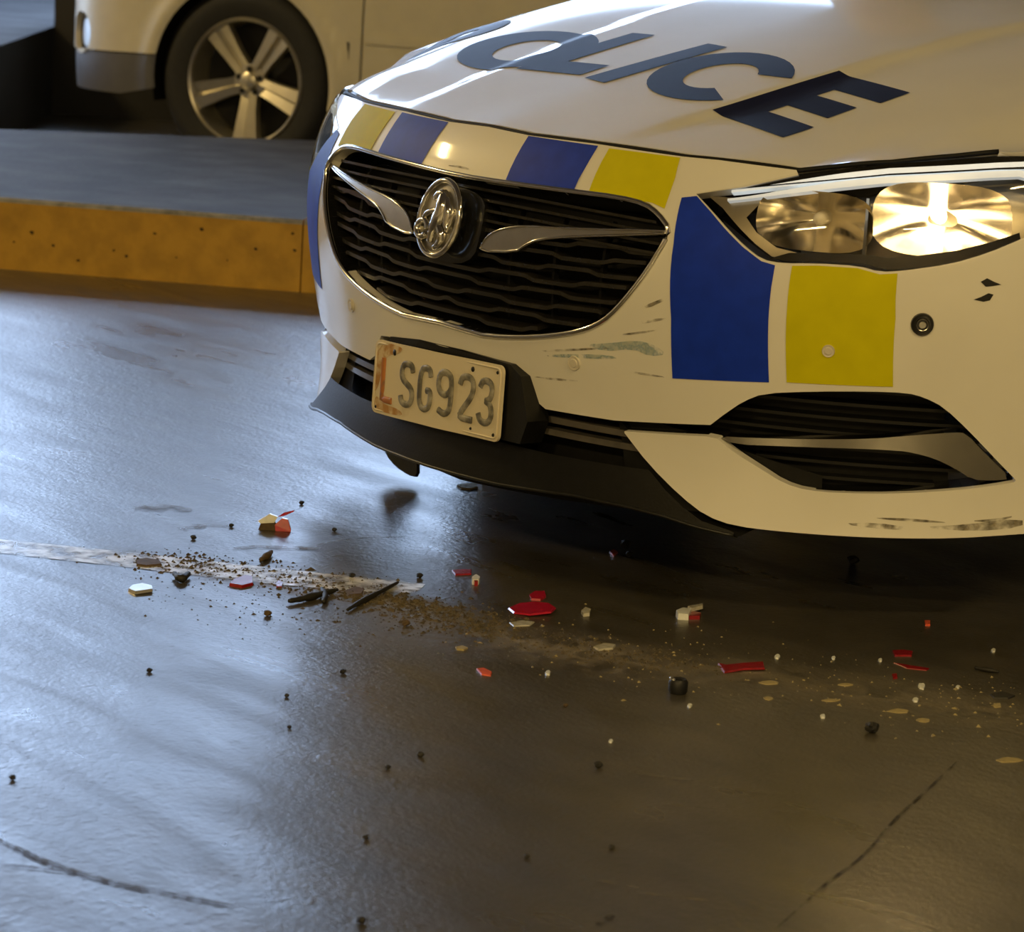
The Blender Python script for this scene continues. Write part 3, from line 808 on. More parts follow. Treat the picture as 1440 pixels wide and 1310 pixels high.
for sg in (1, -1):
    lit = sg > 0
    HL = empty('headlight'); HL.parent = CAR
    cap = lambda L: [(s_, min(z_, float(np.interp(x_of_s(s_), [.607, .708, .83], [.711, .703, .706])) - .006)) if x_of_s(s_) > .5 else (s_, z_) for s_, z_ in L]
    fx = (lambda L: L) if lit else (lambda L: clean(mir(cap(L))))
    sheet('headlight_bezel', [fx(hl)], SF, M_GLOSSB, HL, .02, -.004, .09, only_rim=True)
    sheet('headlight_housing', [fx(hl)], SFd(.15), M_HOUS, HL, .025)
    # black upper brow between bonnet and light guide
    brow = PF(k4([(150, 204), (330, 176), (545, 126), (900, 82), (1330, 52), (1440, 54)])) + [xz(.87, .758)] + PF(k4([(1440, 104), (1330, 106), (900, 128), (500, 164), (215, 190)]))
    sheet('headlight_brow', [fx(clean(brow))], SF, M_GLOSSB, HL, .02, -.003)
    for dz, hh in ((.004, .010), (-.009, .010)):
        L = densify(strip_c if lit else [q for q in cap([(a, b + .02) for a, b in strip_c])], .02, False)
        if not lit: L[:, 1] -= .02
        P, N = SF(np.stack([L[:, 0] * sg, L[:, 1] + dz], 1)); P = P - N * .006
        rmp = sst(0, .35, np.linspace(0, 1, len(P)))
        v, f = ribbon(P + np.stack([0 * rmp, 0 * rmp, .002 + .007 * rmp], 1), N, hh * (.35 + .65 * rmp), .012); obj('light_guide', v, f, M_STRIP, HL)
    inner = PF(k4([(150, 215), (205, 262), (275, 345), (335, 405), (400, 455), (480, 468), (500, 440), (420, 420), (340, 360), (300, 300), (370, 228), (300, 225)]))
    sheet('inner_bezel', [fx(clean(inner))], SFd(.02), M_HOUS, HL, .02)
    low = PF(k4([(400, 462), (480, 474), (620, 474), (780, 484), (870, 508), (960, 503), (1150, 478), (1300, 433), (1400, 390), (1395, 360), (1290, 395), (1150, 430), (960, 455), (870, 460), (790, 448), (620, 440), (480, 440)]))
    sheet('lower_bezel', [fx(clean(low))], SFd(.015), M_GLOSSB, HL, .02, 0, .02)
    # reflector bowls: paraboloids opening to the front
    for (cx, cy), rx, rz, dep in (((600, 300), .090, .046, .07), ((1120, 300), .105, .056, .085)):
        s, z = pf(*k4([(cx, cy)])[0]); c, n = ff(s * sg, z, -.022)
        ax = np.array([n[0] * .95, n[1], 0]); ax /= np.linalg.norm(ax); u = np.array([-ax[1], ax[0], 0]); w = np.array([0, 0, 1.])
        v = []; f = []; R_ = 9; K_ = 40
        for i in range(R_):
            q = (i + .02) / (R_ - 1)
            for k in range(K_):
                t = 2 * math.pi * k / K_; se = 1 / (abs(math.cos(t)) ** 3.2 + abs(math.sin(t)) ** 3.2) ** (1 / 3.2)
                fac = 1 + .012 * ((k // 4) % 2)
                v.append(c + u * rx * q * se * math.cos(t) * fac + w * rz * q * se * math.sin(t) - ax * dep * (1 - q * q))
        for i in range(R_ - 1):
            for k in range(K_): f.append((i * K_ + k, i * K_ + (k + 1) % K_, (i + 1) * K_ + (k + 1) % K_, (i + 1) * K_ + k))
        rf = obj('reflector_bowl', v, f, M_REFL, HL); sharp(rf, 25)
        on = lit and cx > 900
        tip = c - ax * dep * .35
        v, f = tube([c - ax * dep * .98, c - ax * dep * .7, c - ax * dep * .5, tip], .011, 12, taper=[1.2, 1, 1, .55])
        obj('bulb', v, f, M_BULB if on else M_BULB2, rf, smooth=True)
        if on:
            l = bpy.data.lights.new('bulb_light', 'POINT'); l.energy = 0.2; l.color = (1, .72, .36); l.shadow_soft_size = .012
            lo = bpy.data.objects.new('bulb_light', l); COL.objects.link(lo); lo.parent = CAR; lo.location = tip + ax * .018
    L = PF(k4([(818, 205), (812, 300), (806, 380), (800, 450)])); P, N = SF(np.stack([np.array([q[0] for q in L]) * sg, [q[1] for q in L]], 1))
    v, f = ribbon(P - N * .02, N, .006, .05, U=(1, 0, 0)); obj('divider_rib', v, f, M_SATIN, HL)
    lens = sheet('headlight_lens', [fx(hl)], SF, M_LENS, HL, .02, .001)

# bonnet, front wings, lettering
ed = [(float(x_of_s(s)), z) for s, z in shut] + [(float(x_of_s(s)), z) for s, z in PF([(1250, 227), (1340, 218), (1400, 212)])]
ed = [(x, float(Fy(x, z))) for x, z in ed]
hood_half = [(x, y + .013) for x, y in ed] + [(.80, .62), (.79, .9), (.76, 1.24), (.4, 1.31), (0, 1.33)]
hood_full = clean(hood_half + mir(hood_half[1:-1]))
exs = np.array([q[0] for q in ed]); eys = np.array([q[1] for q in ed])
ezs = np.array([z for s, z in shut] + [z for s, z in PF([(1250, 227), (1340, 218), (1400, 212)])])
dlt = ezs - Gz(exs, eys)
ezf = np.where(exs > .62, np.interp(exs, [.607, .708, .83], [.711, .703, .706]), ezs); dlf = ezf - Gz(-exs, eys)
def Gz2(X, Y):
    a = np.abs(X); t = np.clip(Y - np.interp(a, exs, eys), 0, 9)
    return Gz(X, Y) + np.where(np.asarray(X) < 0, np.interp(a, exs, dlf), np.interp(a, exs, dlt)) * np.exp(-t / .10)
def SH(uv):
    uv = np.asarray(uv, float); X, Y = uv[:, 0], uv[:, 1]; e = 3e-3
    P = np.stack([X, Y, Gz2(X, Y)], 1)
    N = np.stack([-(Gz2(X + e, Y) - Gz2(X - e, Y)) / (2 * e), -(Gz2(X, Y + e) - Gz2(X, Y - e)) / (2 * e), np.ones_like(X)], 1)
    return P, N / np.linalg.norm(N, axis=1)[:, None]
hood = sheet('bonnet', [hood_full], SH, M_WHITE, CAR, .02, 0, .018)
P, N = SH(densify([(x, y + .001) for x, y in ed[::-1]] + [(-x, y + .001) for x, y in ed[1:]], .02, False))
v, f = tube(P + [0, .006, -.001], .0042, 6); obj('bonnet_gap_shade', v, f, M_BLACKM, CAR, smooth=True)  # black tube stands for the shade in the gap under the bonnet edge
for sg in (1, -1):
    x1 = ed[-1][0]
    top = [(x1 + .004, ed[-1][1] + .004), (.87, .53), (.925, .60), (.935, .8), (.935, 1.35), (.764, 1.25), (.794, .9), (.804, .62)]
    sheet('wing_top', [[(sg * a, b) for a, b in top]], SH, M_WHITE, CAR, .03, 0, .015)
    def SS(uv, sg=sg):
        uv = np.asarray(uv, float); Y, z = uv[:, 0], uv[:, 1]
        X = .935 - .10 * np.clip((z - .62) / .3, 0, 1) ** 2 * .12 - .05 * np.clip((.35 - z) / .2, 0, 1) ** 2 + .012 * np.exp(-((z - .55) / .06) ** 2)
        return np.stack([sg * X, Y, z], 1), np.tile([sg * 1.0, 0, 0], (len(Y), 1))
    fy = lambda z: float(Fy(.93, z)) + .004
    arch = [(1.03 + .385 * math.cos(t), .33 + .385 * math.sin(t)) for t in np.linspace(math.pi * 1.08, -.08 * math.pi, 24)]
    side = [(fy(.62), .62), (fy(.45), .45), (fy(.3), .295)] + arch + [(1.44, .2), (1.47, .5), (1.45, .94), (1.2, float(Gz(.935, 1.2))), (.9, float(Gz(.935, .9))), (.7, float(Gz(.935, .7))), (.62, float(Gz(.935, .62)) - .002)]
    sheet('front_wing', [side], SS, M_WHITE, CAR, .04, 0, .02)
    rear = [(1.445, .2), (4.55, .22), (4.6, .95), (1.455, .945), (1.475, .5)]
    sheet('door_panel', [rear], SS, M_WHITE, CAR, .1, 0, .02)
    # wheel arch liner and wheel
    v = []; f = []
    for k in range(15):
        t = math.pi * k / 14; y, z = 1.03 + .39 * math.cos(t), .33 + .39 * math.sin(t)
        v += [(sg * .925, y, z), (sg * .62, y, z)]
    for k in range(14): f.append((2 * k, 2 * k + 1, 2 * k + 3, 2 * k + 2))
    obj('arch_liner', v, f, M_BLACKM, CAR)
    WH = empty('front_wheel', (sg * .80, 1.03, .335)); WH.parent = CAR; WH.rotation_euler = (0, 0, math.radians(-90 * sg))
    v, f = lathe([(.225, -.11), (.30, -.115), (.328, -.095), (.335, -.05), (.335, .05), (.328, .095), (.30, .115), (.225, .11), (.225, -.11)], 48)
    sharp(obj('tyre', v, f, M_RUBBER, WH), 40)
    v, f = lathe([(.228, .10), (.222, .108), (.21, .09), (.19, .02), (.05, .03), (.0001, .045)], 40); sharp(obj('rim', v, f, M_DARKM, WH), 30)
    for k in range(5):
        a = k * 2 * math.pi / 5; ca, sa = math.cos(a), math.sin(a)
        mb = MB(); q = [(.03, -.03, .05), (.215, -.022, .095), (.215, .022, .095), (.03, .03, .05)]
        vv = [(r * ca - w * sa, h, r * sa + w * ca) for r, w, h in q] + [(r * ca - w * sa, h - .03, r * sa + w * ca) for r, w, h in q]
        mb.add(vv, [(0, 1, 2, 3), (4, 7, 6, 5), (0, 4, 5, 1), (1, 5, 6, 2), (2, 6, 7, 3), (3, 7, 4, 0)]); mb.build('spoke', M_ALLOY, WH)
# cabin behind the bonnet
def loft(name, secs, mat, parent, closed=False, ang=40):
    n = len(secs[0]); v = [p for s in secs for p in s]; f = []
    for i in range(len(secs) - 1):
        for k in range(n - 1): f.append((i * n + k, (i + 1) * n + k, (i + 1) * n + k + 1, i * n + k + 1))
    return sharp(obj(name, v, f, mat, parent), ang)
loft('windscreen', [[(x, y0 + .18 * (x / .75) ** 2, z) for x in np.linspace(-w, w, 13)] for y0, z, w in ((1.24, .955, .74), (1.6, 1.17, .69), (2.0, 1.36, .62))], M_GLASS, CAR)
loft('roof', [[(x, y, z - .06 * (x / .62) ** 2) for x in np.linspace(-.62, .62, 13)] for y, z in ((2.02, 1.38), (2.6, 1.44), (3.3, 1.42), (3.9, 1.30), (4.5, 1.02))], M_WHITE, CAR)
for sg in (1, -1):
    loft('side_window', [[(sg * (.74 + .12), 1.5, .95), (sg * .86, 4.3, .97)], [(sg * .62, 2.1, 1.32), (sg * .60, 3.9, 1.26)]], M_GLASS, CAR)
    loft('window_pillar', [[(sg * .74, 1.38, .95), (sg * .87, 1.55, .95)], [(sg * .60, 2.15, 1.345), (sg * .64, 2.25, 1.33)]], M_WHITE, CAR)

# POLICE lettering on the bonnet
def arc(cx, cy, rx, ry, a0, a1, n=18):
    return [(cx + rx * math.cos(math.radians(a0 + (a1 - a0) * k / n)), cy + ry * math.sin(math.radians(a0 + (a1 - a0) * k / n))) for k in range(n + 1)]
GLY = {
 'E': [[(0, 0), (1, 0), (1, .24), (.36, .24), (.36, .39), (.92, .39), (.92, .62), (.36, .62), (.36, .76), (1, .76), (1, 1), (0, 1)]],
 'L': [[(0, 0), (1, 0), (1, .25), (.36, .25), (.36, 1), (0, 1)]],
 'I': [[(0, 0), (1, 0), (1, 1), (0, 1)]],
 'C': [arc(.5, .5, .5, .5, 35, 325, 30) + arc(.5, .5, .23, .27, 318, 42, 24)],
 'O': [arc(.5, .5, .5, .5, 0, 349, 34), arc(.5, .5, .22, .27, 0, 347, 28)],
 'P': [[(0, 0), (.36, 0), (.36, .34), (.6, .34)] + arc(.62, .67, .38, .33, -90, 90, 16) + [(.6, 1), (0, 1)], [(.36, .56), (.58, .56)] + arc(.58, .67, .1, .11, -90, 90, 8) + [(.36, .78)]]}
def ph(px, py):
    d = pix_dir(px, py); t = np.linspace(4.0, 6.6, 1400)
    g = CAM[2] + t * d[2] - Gz2(CAM[0] + t * d[0], CAM[1] + t * d[1])
    i = np.where((g[:-1] > 0) & (g[1:] <= 0))[0]; i = i[0] if len(i) else int(np.abs(g).argmin())
    q = t[i] + (t[1] - t[0]) * (g[i] / (g[i] - g[min(i + 1, 1399)] + 1e-12)); p = CAM + q * d
    return (float(p[0]), float(p[1]))
LET = (('O', (602, 83), (734, 107), (752, 35), (884, 59)), ('L', (726, 97), (816, 106), (890, 47), (978, 55)),
       ('I', (822, 110), (850, 117), (996, 62), (1023, 67)), ('C', (868, 114), (993, 158), (1036, 62), (1160, 106)),
       ('E', (1002, 155), (1101, 194), (1180, 100), (1280, 131)))
for ch, fl_, fr_, rl_, rr_ in LET:
    q0, q1, q2, q3 = [np.array(ph(*p)) for p in (fl_, fr_, rl_, rr_)]
    loops = []
    for L in GLY[ch]:
        L = densify(L, .08)
        loops.append([tuple(q0 * (1 - a) * (1 - b) + q1 * a * (1 - b) + q2 * (1 - a) * b + q3 * a * b) for a, b in L])
    sheet('bonnet_letter', loops, SH, M_NAVY, CAR, .012, .0012)
# the first letter lies on the far slope of the bonnet
sheet('bonnet_letter', [[(-.775 + a * .19, .37 + b * .25) for a, b in densify(L, .08)] for L in GLY['P']], SH, M_NAVY, CAR, .012, .0012)
# ------------------------------------------------------------------ parked silver car beyond the island
YAW = math.radians(22)
BX = -HR * math.cos(YAW) + HD * math.sin(YAW); BY = -HR * math.sin(YAW) - HD * math.cos(YAW)
hubp = CAM + pix_dir(343, 115) * (10.75 / float(pix_dir(343, 115) @ HD))
HZ = float(hubp[2]) - LOW
b_org = hubp - BY * .84; b_org = np.array([b_org[0], b_org[1], LOW])
BC = empty('parked_car', b_org, math.atan2(BX[1], BX[0]))
tag(BC, 'champagne silver car with five-spoke alloy wheel parked beyond the raised island', 'car')
plan = smooth_line([(-4.2, .84), (-3.6, .86), (-2.0, .87), (-.6, .865), (.0, .86), (.34, .86), (.58, .84), (.75, .74), (.84, .55), (.88, .3), (.89, 0)], 3)
plan = np.array(plan); ps = np.concatenate([[0], np.cumsum(np.hypot(*np.diff(plan, axis=0).T))])
ps = ps - np.interp(0, plan[:, 0], ps)
M_WIN = clear_material('clear_window', (0.75, 0.80, 0.78), 0.03)
def SB(uv):
    uv = np.asarray(uv, float); s, z = uv[:, 0], uv[:, 1]; e = .02
    g = lambda q: np.stack([np.interp(q, ps, plan[:, 0]), np.interp(q, ps, plan[:, 1])], 1)
    p = g(s); t = g(s + e) - g(s - e); t /= np.linalg.norm(t, axis=1)[:, None]
    n = np.stack([-t[:, 1], t[:, 0]], 1)
    fl = .018 * np.exp(-((np.hypot(s, z - HZ) - .37) / .035) ** 2)          # flared arch lip
    ins = -.16 * np.clip(z - .55, 0, 1) ** 2 - .35 * np.clip(.40 - z, 0, 1) ** 2 + fl
    p = p + n * ins[:, None]
    N = np.stack([n[:, 0], n[:, 1], .32 * np.clip(z - .55, 0, 1) - .7 * np.clip(.40 - z, 0, 1)], 1)
    d = np.hypot(s, z - HZ); k = -2 * (d - .37) / .035 ** 2 * fl
    N[:, 2] -= k * (z - HZ) / np.maximum(d, .1) * .8
    N[:, :2] -= t * (k * s / np.maximum(d, .1) * .8)[:, None]
    return np.stack([p[:, 0], p[:, 1], z], 1), N / np.linalg.norm(N, axis=1)[:, None]
AR = .345
def archpt(a): return (AR * math.cos(math.radians(a)), HZ + AR * math.sin(math.radians(a)))
send = float(ps[-1]) - .005
fogs = float(np.interp(.735, plan[::1, 0], ps)) if False else .72
fog = [(fogs + .075 * math.cos(t), .45 + .075 * math.sin(t)) for t in np.linspace(0, 2 * math.pi, 24, endpoint=False)]
bump = [archpt(a) for a in np.linspace(12, 62, 9)] + [(.30, .66), (send, .70), (send, .37)]
sheet('front_bumper', [bump, fog], SB, M_SILVER, BC, .03, 0, .02)
sheet('lower_cladding', [[archpt(a) for a in np.linspace(-8, 11, 4)] + [(send, .365), (send, .25), (.5, .25)]], SB, M_GREYP, BC, .03, -.006, .02)
fs = sheet('fog_lamp_recess', [fog], SB, M_GREYP, BC, .02, -.03)
sheet('fog_lamp_lens', [[(fogs + .05 * math.cos(t), .45 + .05 * math.sin(t)) for t in np.linspace(0, 2 * math.pi, 20, endpoint=False)]], SB, M_SATIN, fs, .02, -.022)
wingb = [archpt(a) for a in np.linspace(63, 192, 22)] + [(-.40, .25), (-.452, .25), (-.455, .92), (.2, .90), (.31, .664)]
sheet('front_wing', [wingb], SB, M_SILVER, BC, .03, 0, .02)
for a, b in ((-.462, -1.52), (-1.53, -2.5)): sheet('door', [[(a, .30), (a, .93), (b, .94), (b, .30)]], SB, M_SILVER, BC, .05, 0, .02)
sheet('rear_quarter', [[(-2.51, .3), (-2.51, .94), (-4.1, .9), (-4.1, .3)]], SB, M_SILVER, BC, .08, 0, .02)
sheet('sill', [[(-.46, .21), (-.46, .296), (-4.0, .296), (-4.0, .21)]], SB, M_GREYP, BC, .06, -.01, .03)
sheet('door_rub_strip', [[(-.47, .50), (-.47, .53), (-1.51, .53), (-1.51, .50)]], SB, M_SILVER, BC, .05, .006, .008)
MB().box((-.405, .77, .33), (.012, .19, .34)).build('mud_flap', M_BLACKM, BC)
v = []; f = []
for k in range(21):
    t = math.radians(-15 + 210 * k / 20); v += [(.36 * math.cos(t), .85, HZ + .36 * math.sin(t)), (.36 * math.cos(t), .45, HZ + .36 * math.sin(t))]
for k in range(20): f.append((2 * k, 2 * k + 1, 2 * k + 3, 2 * k + 2))
obj('arch_liner', v, f, M_BLACKM, BC)
loft('car_bonnet', [[(x, y, z - .05 * (y / .8) ** 2) for y in np.linspace(-w, w, 11)] for x, z, w in ((.88, .69, .35), (.76, .78, .66), (.4, .86, .80), (0, .93, .82), (-.45, .97, .82))], M_SILVER, BC)
loft('windscreen', [[(x - .12 * (1 - (y / .8) ** 2) * -1, y, z) for y in np.linspace(-w, w, 9)] for x, z, w in ((-.48, .96, .78), (-1.15, 1.44, .62))], M_WIN, BC)
loft('roof', [[(x, y, z - .05 * (y / .62) ** 2) for y in np.linspace(-.63, .63, 9)] for x, z in ((-1.15, 1.46), (-2.2, 1.52), (-3.4, 1.45), (-3.9, 1.2))], M_SILVER, BC)
for sg in (1, -1): loft('side_window', [[(-.75, sg * .82, .94), (-3.9, sg * .80, .94)], [(-1.2, sg * .62, 1.42), (-3.6, sg * .62, 1.38)]], M_WIN, BC)
MB().box((-1.8, 0, .27), (4.0, 1.5, .06)).build('underbody', M_BLACKM, BC)
mb = MB(); mb.box((0, -.80, .55), (1.6, .02, .5)).build('far_side', M_SILVER, BC)
def car_wheel(x, y, sg):
    W = empty('wheel', (x, y, HZ)); W.parent = BC; W.rotation_euler = (0, 0, 0 if sg > 0 else math.pi)
    R_ = HZ; r = .2215
    v, f = lathe([(r, -.10), (R_ - .035, -.105), (R_ - .008, -.085), (R_, -.05), (R_, .05), (R_ - .008, .085), (R_ - .035, .106), (R_ - .06, .108), (r + .012, .100), (r, .094), (r, -.10)], 64)
    sharp(obj('tyre', v, f, M_RUBBER, W), 40)
    v, f = lathe([(r + .002, .096), (r - .004, .104), (r - .010, .100), (r - .014, .085), (r - .02, -.08)], 64); sharp(obj('rim', v, f, M_ALLOY, W), 35)
    v, f = lathe([(r - .015, -.02), (.0001, -.02)], 40); obj('brake_shield', v, f, M_DARKM, W)
    for k in range(5):
        a = -math.pi / 2 + k * 2 * math.pi / 5; ca, sa = math.cos(a), math.sin(a)
        q = [(.035, -.030, .055), (.10, -.034, .068), (.212, -.050, .082)]
        vv = []
        for r0, w, h in q:
            for ww, hh in ((w, h - .03), (w * .95, h), (w * .12, h + .006), (-w * .12, h - .008), (-w * .95, h), (-w, h - .03)):
                vv.append((r0 * ca - ww * sa, hh, r0 * sa + ww * ca))
        f = []
        for i in range(2):
            for j in range(5): f.append((i * 6 + j, i * 6 + j + 1, i * 6 + 7 + j, i * 6 + 6 + j))
        sharp(obj('spoke', vv, f, M_ALLOY, W), 20)
        b = a + math.pi / 5
        n_, nf = lathe([(.010, .055), (.010, .066), (.0001, .066)], 10)
        obj('lug_nut', [(p[0] + .043 * math.cos(b), p[1], p[2] + .043 * math.sin(b)) for p in n_], nf, M_DARKM, W)
    v, f = lathe([(.062, .04), (.060, .058), (.034, .06), (.030, .074), (.022, .078), (.0001, .079)], 32); sharp(obj('hub', v, f, M_ALLOY, W), 30)
car_wheel(0, .74, 1); car_wheel(0, -.74, -1); car_wheel(-2.6, .74, 1); car_wheel(-2.6, -.74, -1)
# ------------------------------------------------------------------ debris on the floor
M_RED = material('red_lens_plastic', (0.24, 0.008, 0.012), 0.25, 0, 0.2, 90, coat=0.5, emit=None)
M_PINK = material('bright_red_lens_plastic', (0.40, 0.010, 0.035), 0.25, 0, 0.2, 90, coat=0.5)
M_ORANGE = material('orange_red_plastic', (0.65, 0.10, 0.05), 0.3, 0, 0.2, 90)
M_WSHARD = material('white_plastic_shard', (0.72, 0.74, 0.74), 0.3, 0, 0.1, 90, coat=0.3)
M_SSHARD = material('silvery_shard', (0.6, 0.58, 0.54), 0.25, 0.7, 0.1, 90)
M_CLEARS = material('frosted_shard', (0.48, 0.46, 0.40), 0.15, 0, 0.2, 90, coat=0.6)
M_BIT = material('dark_crumb', (0.012, 0.011, 0.010), 0.6, 0, 0.3, 200)
M_BROWN = material('brown_bark', (0.085, 0.055, 0.028), 0.8, 0, 0.3, 120)
M_STRAW = material('straw', (0.32, 0.26, 0.13), 0.7, 0, 0.2, 120)
M_DIRT = material('dry_dirt', (0.050, 0.040, 0.026), 0.9, 0, 0.4, 80, col2=(0.11, 0.085, 0.05), lo=.4, hi=.6)
RD = random.Random(11)
def prism_from_px(outline, t, tilt=0.0, z0=0.0):
    """a flat chip lying on the floor: outline traced on the photo, t thick, tilted so that one end lifts"""
    P = np.array([ground(*p) for p in outline]); c = P.mean(0)
    n = len(P); al = (P - c) @ HR; k = (al - al.min())
    v = [p + [0, 0, z0 + kk * tilt] for p, kk in zip(P, k)] + [c + (p - c) * .95 + [0, 0, z0 + t + kk * tilt] for p, kk in zip(P, k)]
    f = [tuple(range(n))[::-1], tuple(range(n, 2 * n))] + [(i, (i + 1) % n, n + (i + 1) % n, n + i) for i in range(n)]
    return v, f
def rel(v):
    v = np.array(v); c = v.mean(0); c[2] = v[:, 2].min(); return v - c, c
def chip(name, outline, t, mat, label, cat, group=None, tilt=0.0):
    v, f = prism_from_px(outline, t * .42, tilt); v, c = rel(v)
    nrm = np.array(v); o = obj(name, nrm, f, mat); o.location = c
    me = o.data; me.validate(); import bmesh
    bm = bmesh.new(); bm.from_mesh(me); bmesh.ops.recalc_face_normals(bm, faces=bm.faces); bm.to_mesh(me); bm.free()
    return tag(o, label, cat, group)
def blob_outline(px, py, w, h, n=7, j=.3, rot=0.0):
    o = []
    for k in range(n):
        a = 2 * math.pi * k / n + RD.uniform(-.2, .2); r = 1 - RD.random() * j
        o.append((px + w / 2 * r * math.cos(a), py + h / 2 * r * math.sin(a) + rot * w / 2 * r * math.cos(a)))
    return o
G_RED = 'red tail-light plastic fragments'
chip('plastic_shard', [(714, 856), (730, 850), (752, 849), (772, 852), (782, 859), (775, 865), (745, 867), (722, 863)], .006, M_PINK, 'largest crimson lens shard, a long flat lozenge beside a small scarlet one', 'shard', G_RED, .05)
chip('plastic_shard', [(744, 838), (752, 833), (766, 833), (768, 840), (760, 845), (747, 844)], .008, M_PINK, 'small scarlet chip just behind the long crimson lozenge shard', 'shard', G_RED)
chip('plastic_shard', [(1009, 934), (1020, 937), (1045, 935), (1074, 934), (1076, 943), (1045, 943), (1018, 947)], .007, M_RED, 'long red rectangular lens strip with pale broken edge', 'shard', G_RED, .03)
chip('plastic_shard', [(635, 803), (650, 802), (663, 802), (663, 808), (640, 809)], .006, M_RED, 'short red strip lying beside a round red and white bit', 'shard', G_RED)
chip('plastic_shard', [(322, 824), (330, 817), (345, 812), (355, 813), (356, 823), (340, 827)], .012, M_RED, 'dark red chip lying in the dirt on the white line', 'shard', G_RED)
chip('plastic_shard', [(387, 822), (392, 818), (398, 821), (396, 827), (389, 827)], .008, M_RED, 'tiny red chip at the edge of the white line', 'shard', G_RED)
chip('plastic_shard', [(857, 777), (863, 774), (869, 778), (863, 783)], .007, M_ORANGE, 'tiny orange-red chip next to black lumps under the bumper', 'shard', G_RED)
chip('plastic_shard', [(670, 941), (680, 940), (692, 946), (690, 951), (677, 949)], .005, M_ORANGE, 'small orange-red flake on bare floor in front of the dirt streak', 'shard', G_RED)
chip('plastic_shard', [(1254, 916), (1270, 915), (1284, 917), (1282, 923), (1258, 923)], .006, M_RED, 'small dull red rectangle behind a thin red sliver', 'shard', G_RED)
chip('plastic_shard', [(1256, 932), (1280, 936), (1307, 940), (1303, 943), (1275, 940)], .003, M_RED, 'thin red sliver lying in front of a dull red rectangle', 'shard', G_RED)
chip('plastic_shard', [(1300, 874), (1308, 874), (1308, 880), (1301, 880)], .007, M_ORANGE, 'tiny orange speck of plastic under the bumper corner', 'shard', G_RED)
chip('plastic_shard', [(1254, 949), (1261, 948), (1262, 954), (1256, 955)], .005, M_RED, 'tiny red speck in front of the thin red sliver', 'shard', G_RED)
# fragments that join two colours
def fragment(label, parts, cat='fragment'):
    allv = []; 
    for nm, ol, t, mt, z0, tilt in parts: allv.append((nm, *prism_from_px(ol, t, tilt, z0), mt))
    A = np.concatenate([np.array(v) for _, v, _, _ in allv]); c = A.mean(0); c[2] = 0
    E_ = empty('tail_light_fragment', c); tag(E_, label, cat, 'two-coloured tail-light fragments')
    for nm, v, f, mt in allv: obj(nm, np.array(v) - c, f, mt, E_)
fo = ground(388, 745); BF = empty('tail_light_fragment', (fo[0], fo[1], 0)); tag(BF, 'biggest broken tail-light piece, white and red, standing on the pale floor', 'fragment', 'two-coloured tail-light fragments')
def plate3(name, pts, t, mat):
    P = [HR * a + HD * b + np.array([0, 0, z]) for a, b, z in pts]; n = len(P); Q = [q + HD * t for q in P]
    obj(name, P + Q, [tuple(range(n)), tuple(range(n, 2 * n))[::-1]] + [(i, n + i, n + (i + 1) % n, (i + 1) % n) for i in range(n)], mat, BF)
plate3('white_shell', [(-.032, 0, .014), (-.012, .006, .026), (.002, .004, .022), (-.004, -.002, .012), (-.026, -.004, .010)], .008, M_WSHARD)
plate3('grey_underside', [(-.030, -.004, 0), (-.026, -.004, .011), (-.002, -.003, .013), (.004, -.004, 0)], .010, M_BROWN)
plate3('red_lens', [(.000, -.008, 0), (-.002, -.006, .010), (.010, -.002, .022), (.020, -.002, .020), (.026, -.006, .004), (.026, -.007, 0)], .006, M_PINK)
plate3('red_spike', [(.002, 0, .023), (.012, 0, .031), (.030, .002, .036), (.030, .002, .034), (.014, 0, .026)], .004, M_PINK)
fragment('broken white and dark red tail-light piece under the bumper', [
    ('white_shell', [(950, 866), (960, 862), (972, 864), (968, 872), (953, 871)], .010, M_WSHARD, 0, .0),
    ('red_lens', [(966, 866), (976, 864), (986, 866), (984, 871), (968, 871)], .006, M_RED, 0, 0),
    ('clear_edge', [(966, 862), (978, 860), (988, 858), (988, 861), (972, 865)], .006, M_CLEARS, .006, 0)])
fragment('small round red and white bit beside a short red strip', [
    ('white_shell', [(663, 818), (669, 814), (675, 818), (673, 822), (664, 822)], .009, M_WSHARD, 0, 0),
    ('red_lens', [(666, 822), (671, 821), (672, 824), (667, 824)], .008, M_RED, 0, 0)])
G_W = 'pale plastic and glass shards'
chip('plastic_shard', [(180, 831), (186, 826), (200, 824), (214, 828), (215, 833), (190, 836)], .012, M_SSHARD, 'silvery shard beside the white line where the dirt begins', 'shard', G_W, .04)
chip('glass_shard', [(817, 862), (823, 857), (831, 860), (829, 866), (820, 867)], .012, M_CLEARS, 'bright sparkling clear shard right of the crimson lozenge', 'shard', G_W)
chip('glass_shard', [(834, 911), (850, 906), (866, 908), (862, 913), (842, 915)], .007, M_CLEARS, 'clear curved shard lying in the brown dirt streak', 'shard', G_W)
chip('glass_shard', [(716, 876), (735, 873), (752, 875), (745, 880), (722, 881)], .004, M_CLEARS, 'flat clear sliver in front of the crimson lozenge', 'shard', G_W)
chip('glass_shard', [(640, 911), (650, 909), (658, 912), (652, 915), (642, 914)], .006, M_STRAW, 'pale chip at the near edge of the dirt streak', 'shard', G_W)
chip('plastic_shard', [(642, 684), (655, 682), (670, 681), (672, 687), (662, 689), (648, 688)], .010, M_STRAW, 'pale yellow bent shard on the floor under the front lip', 'shard', G_W)
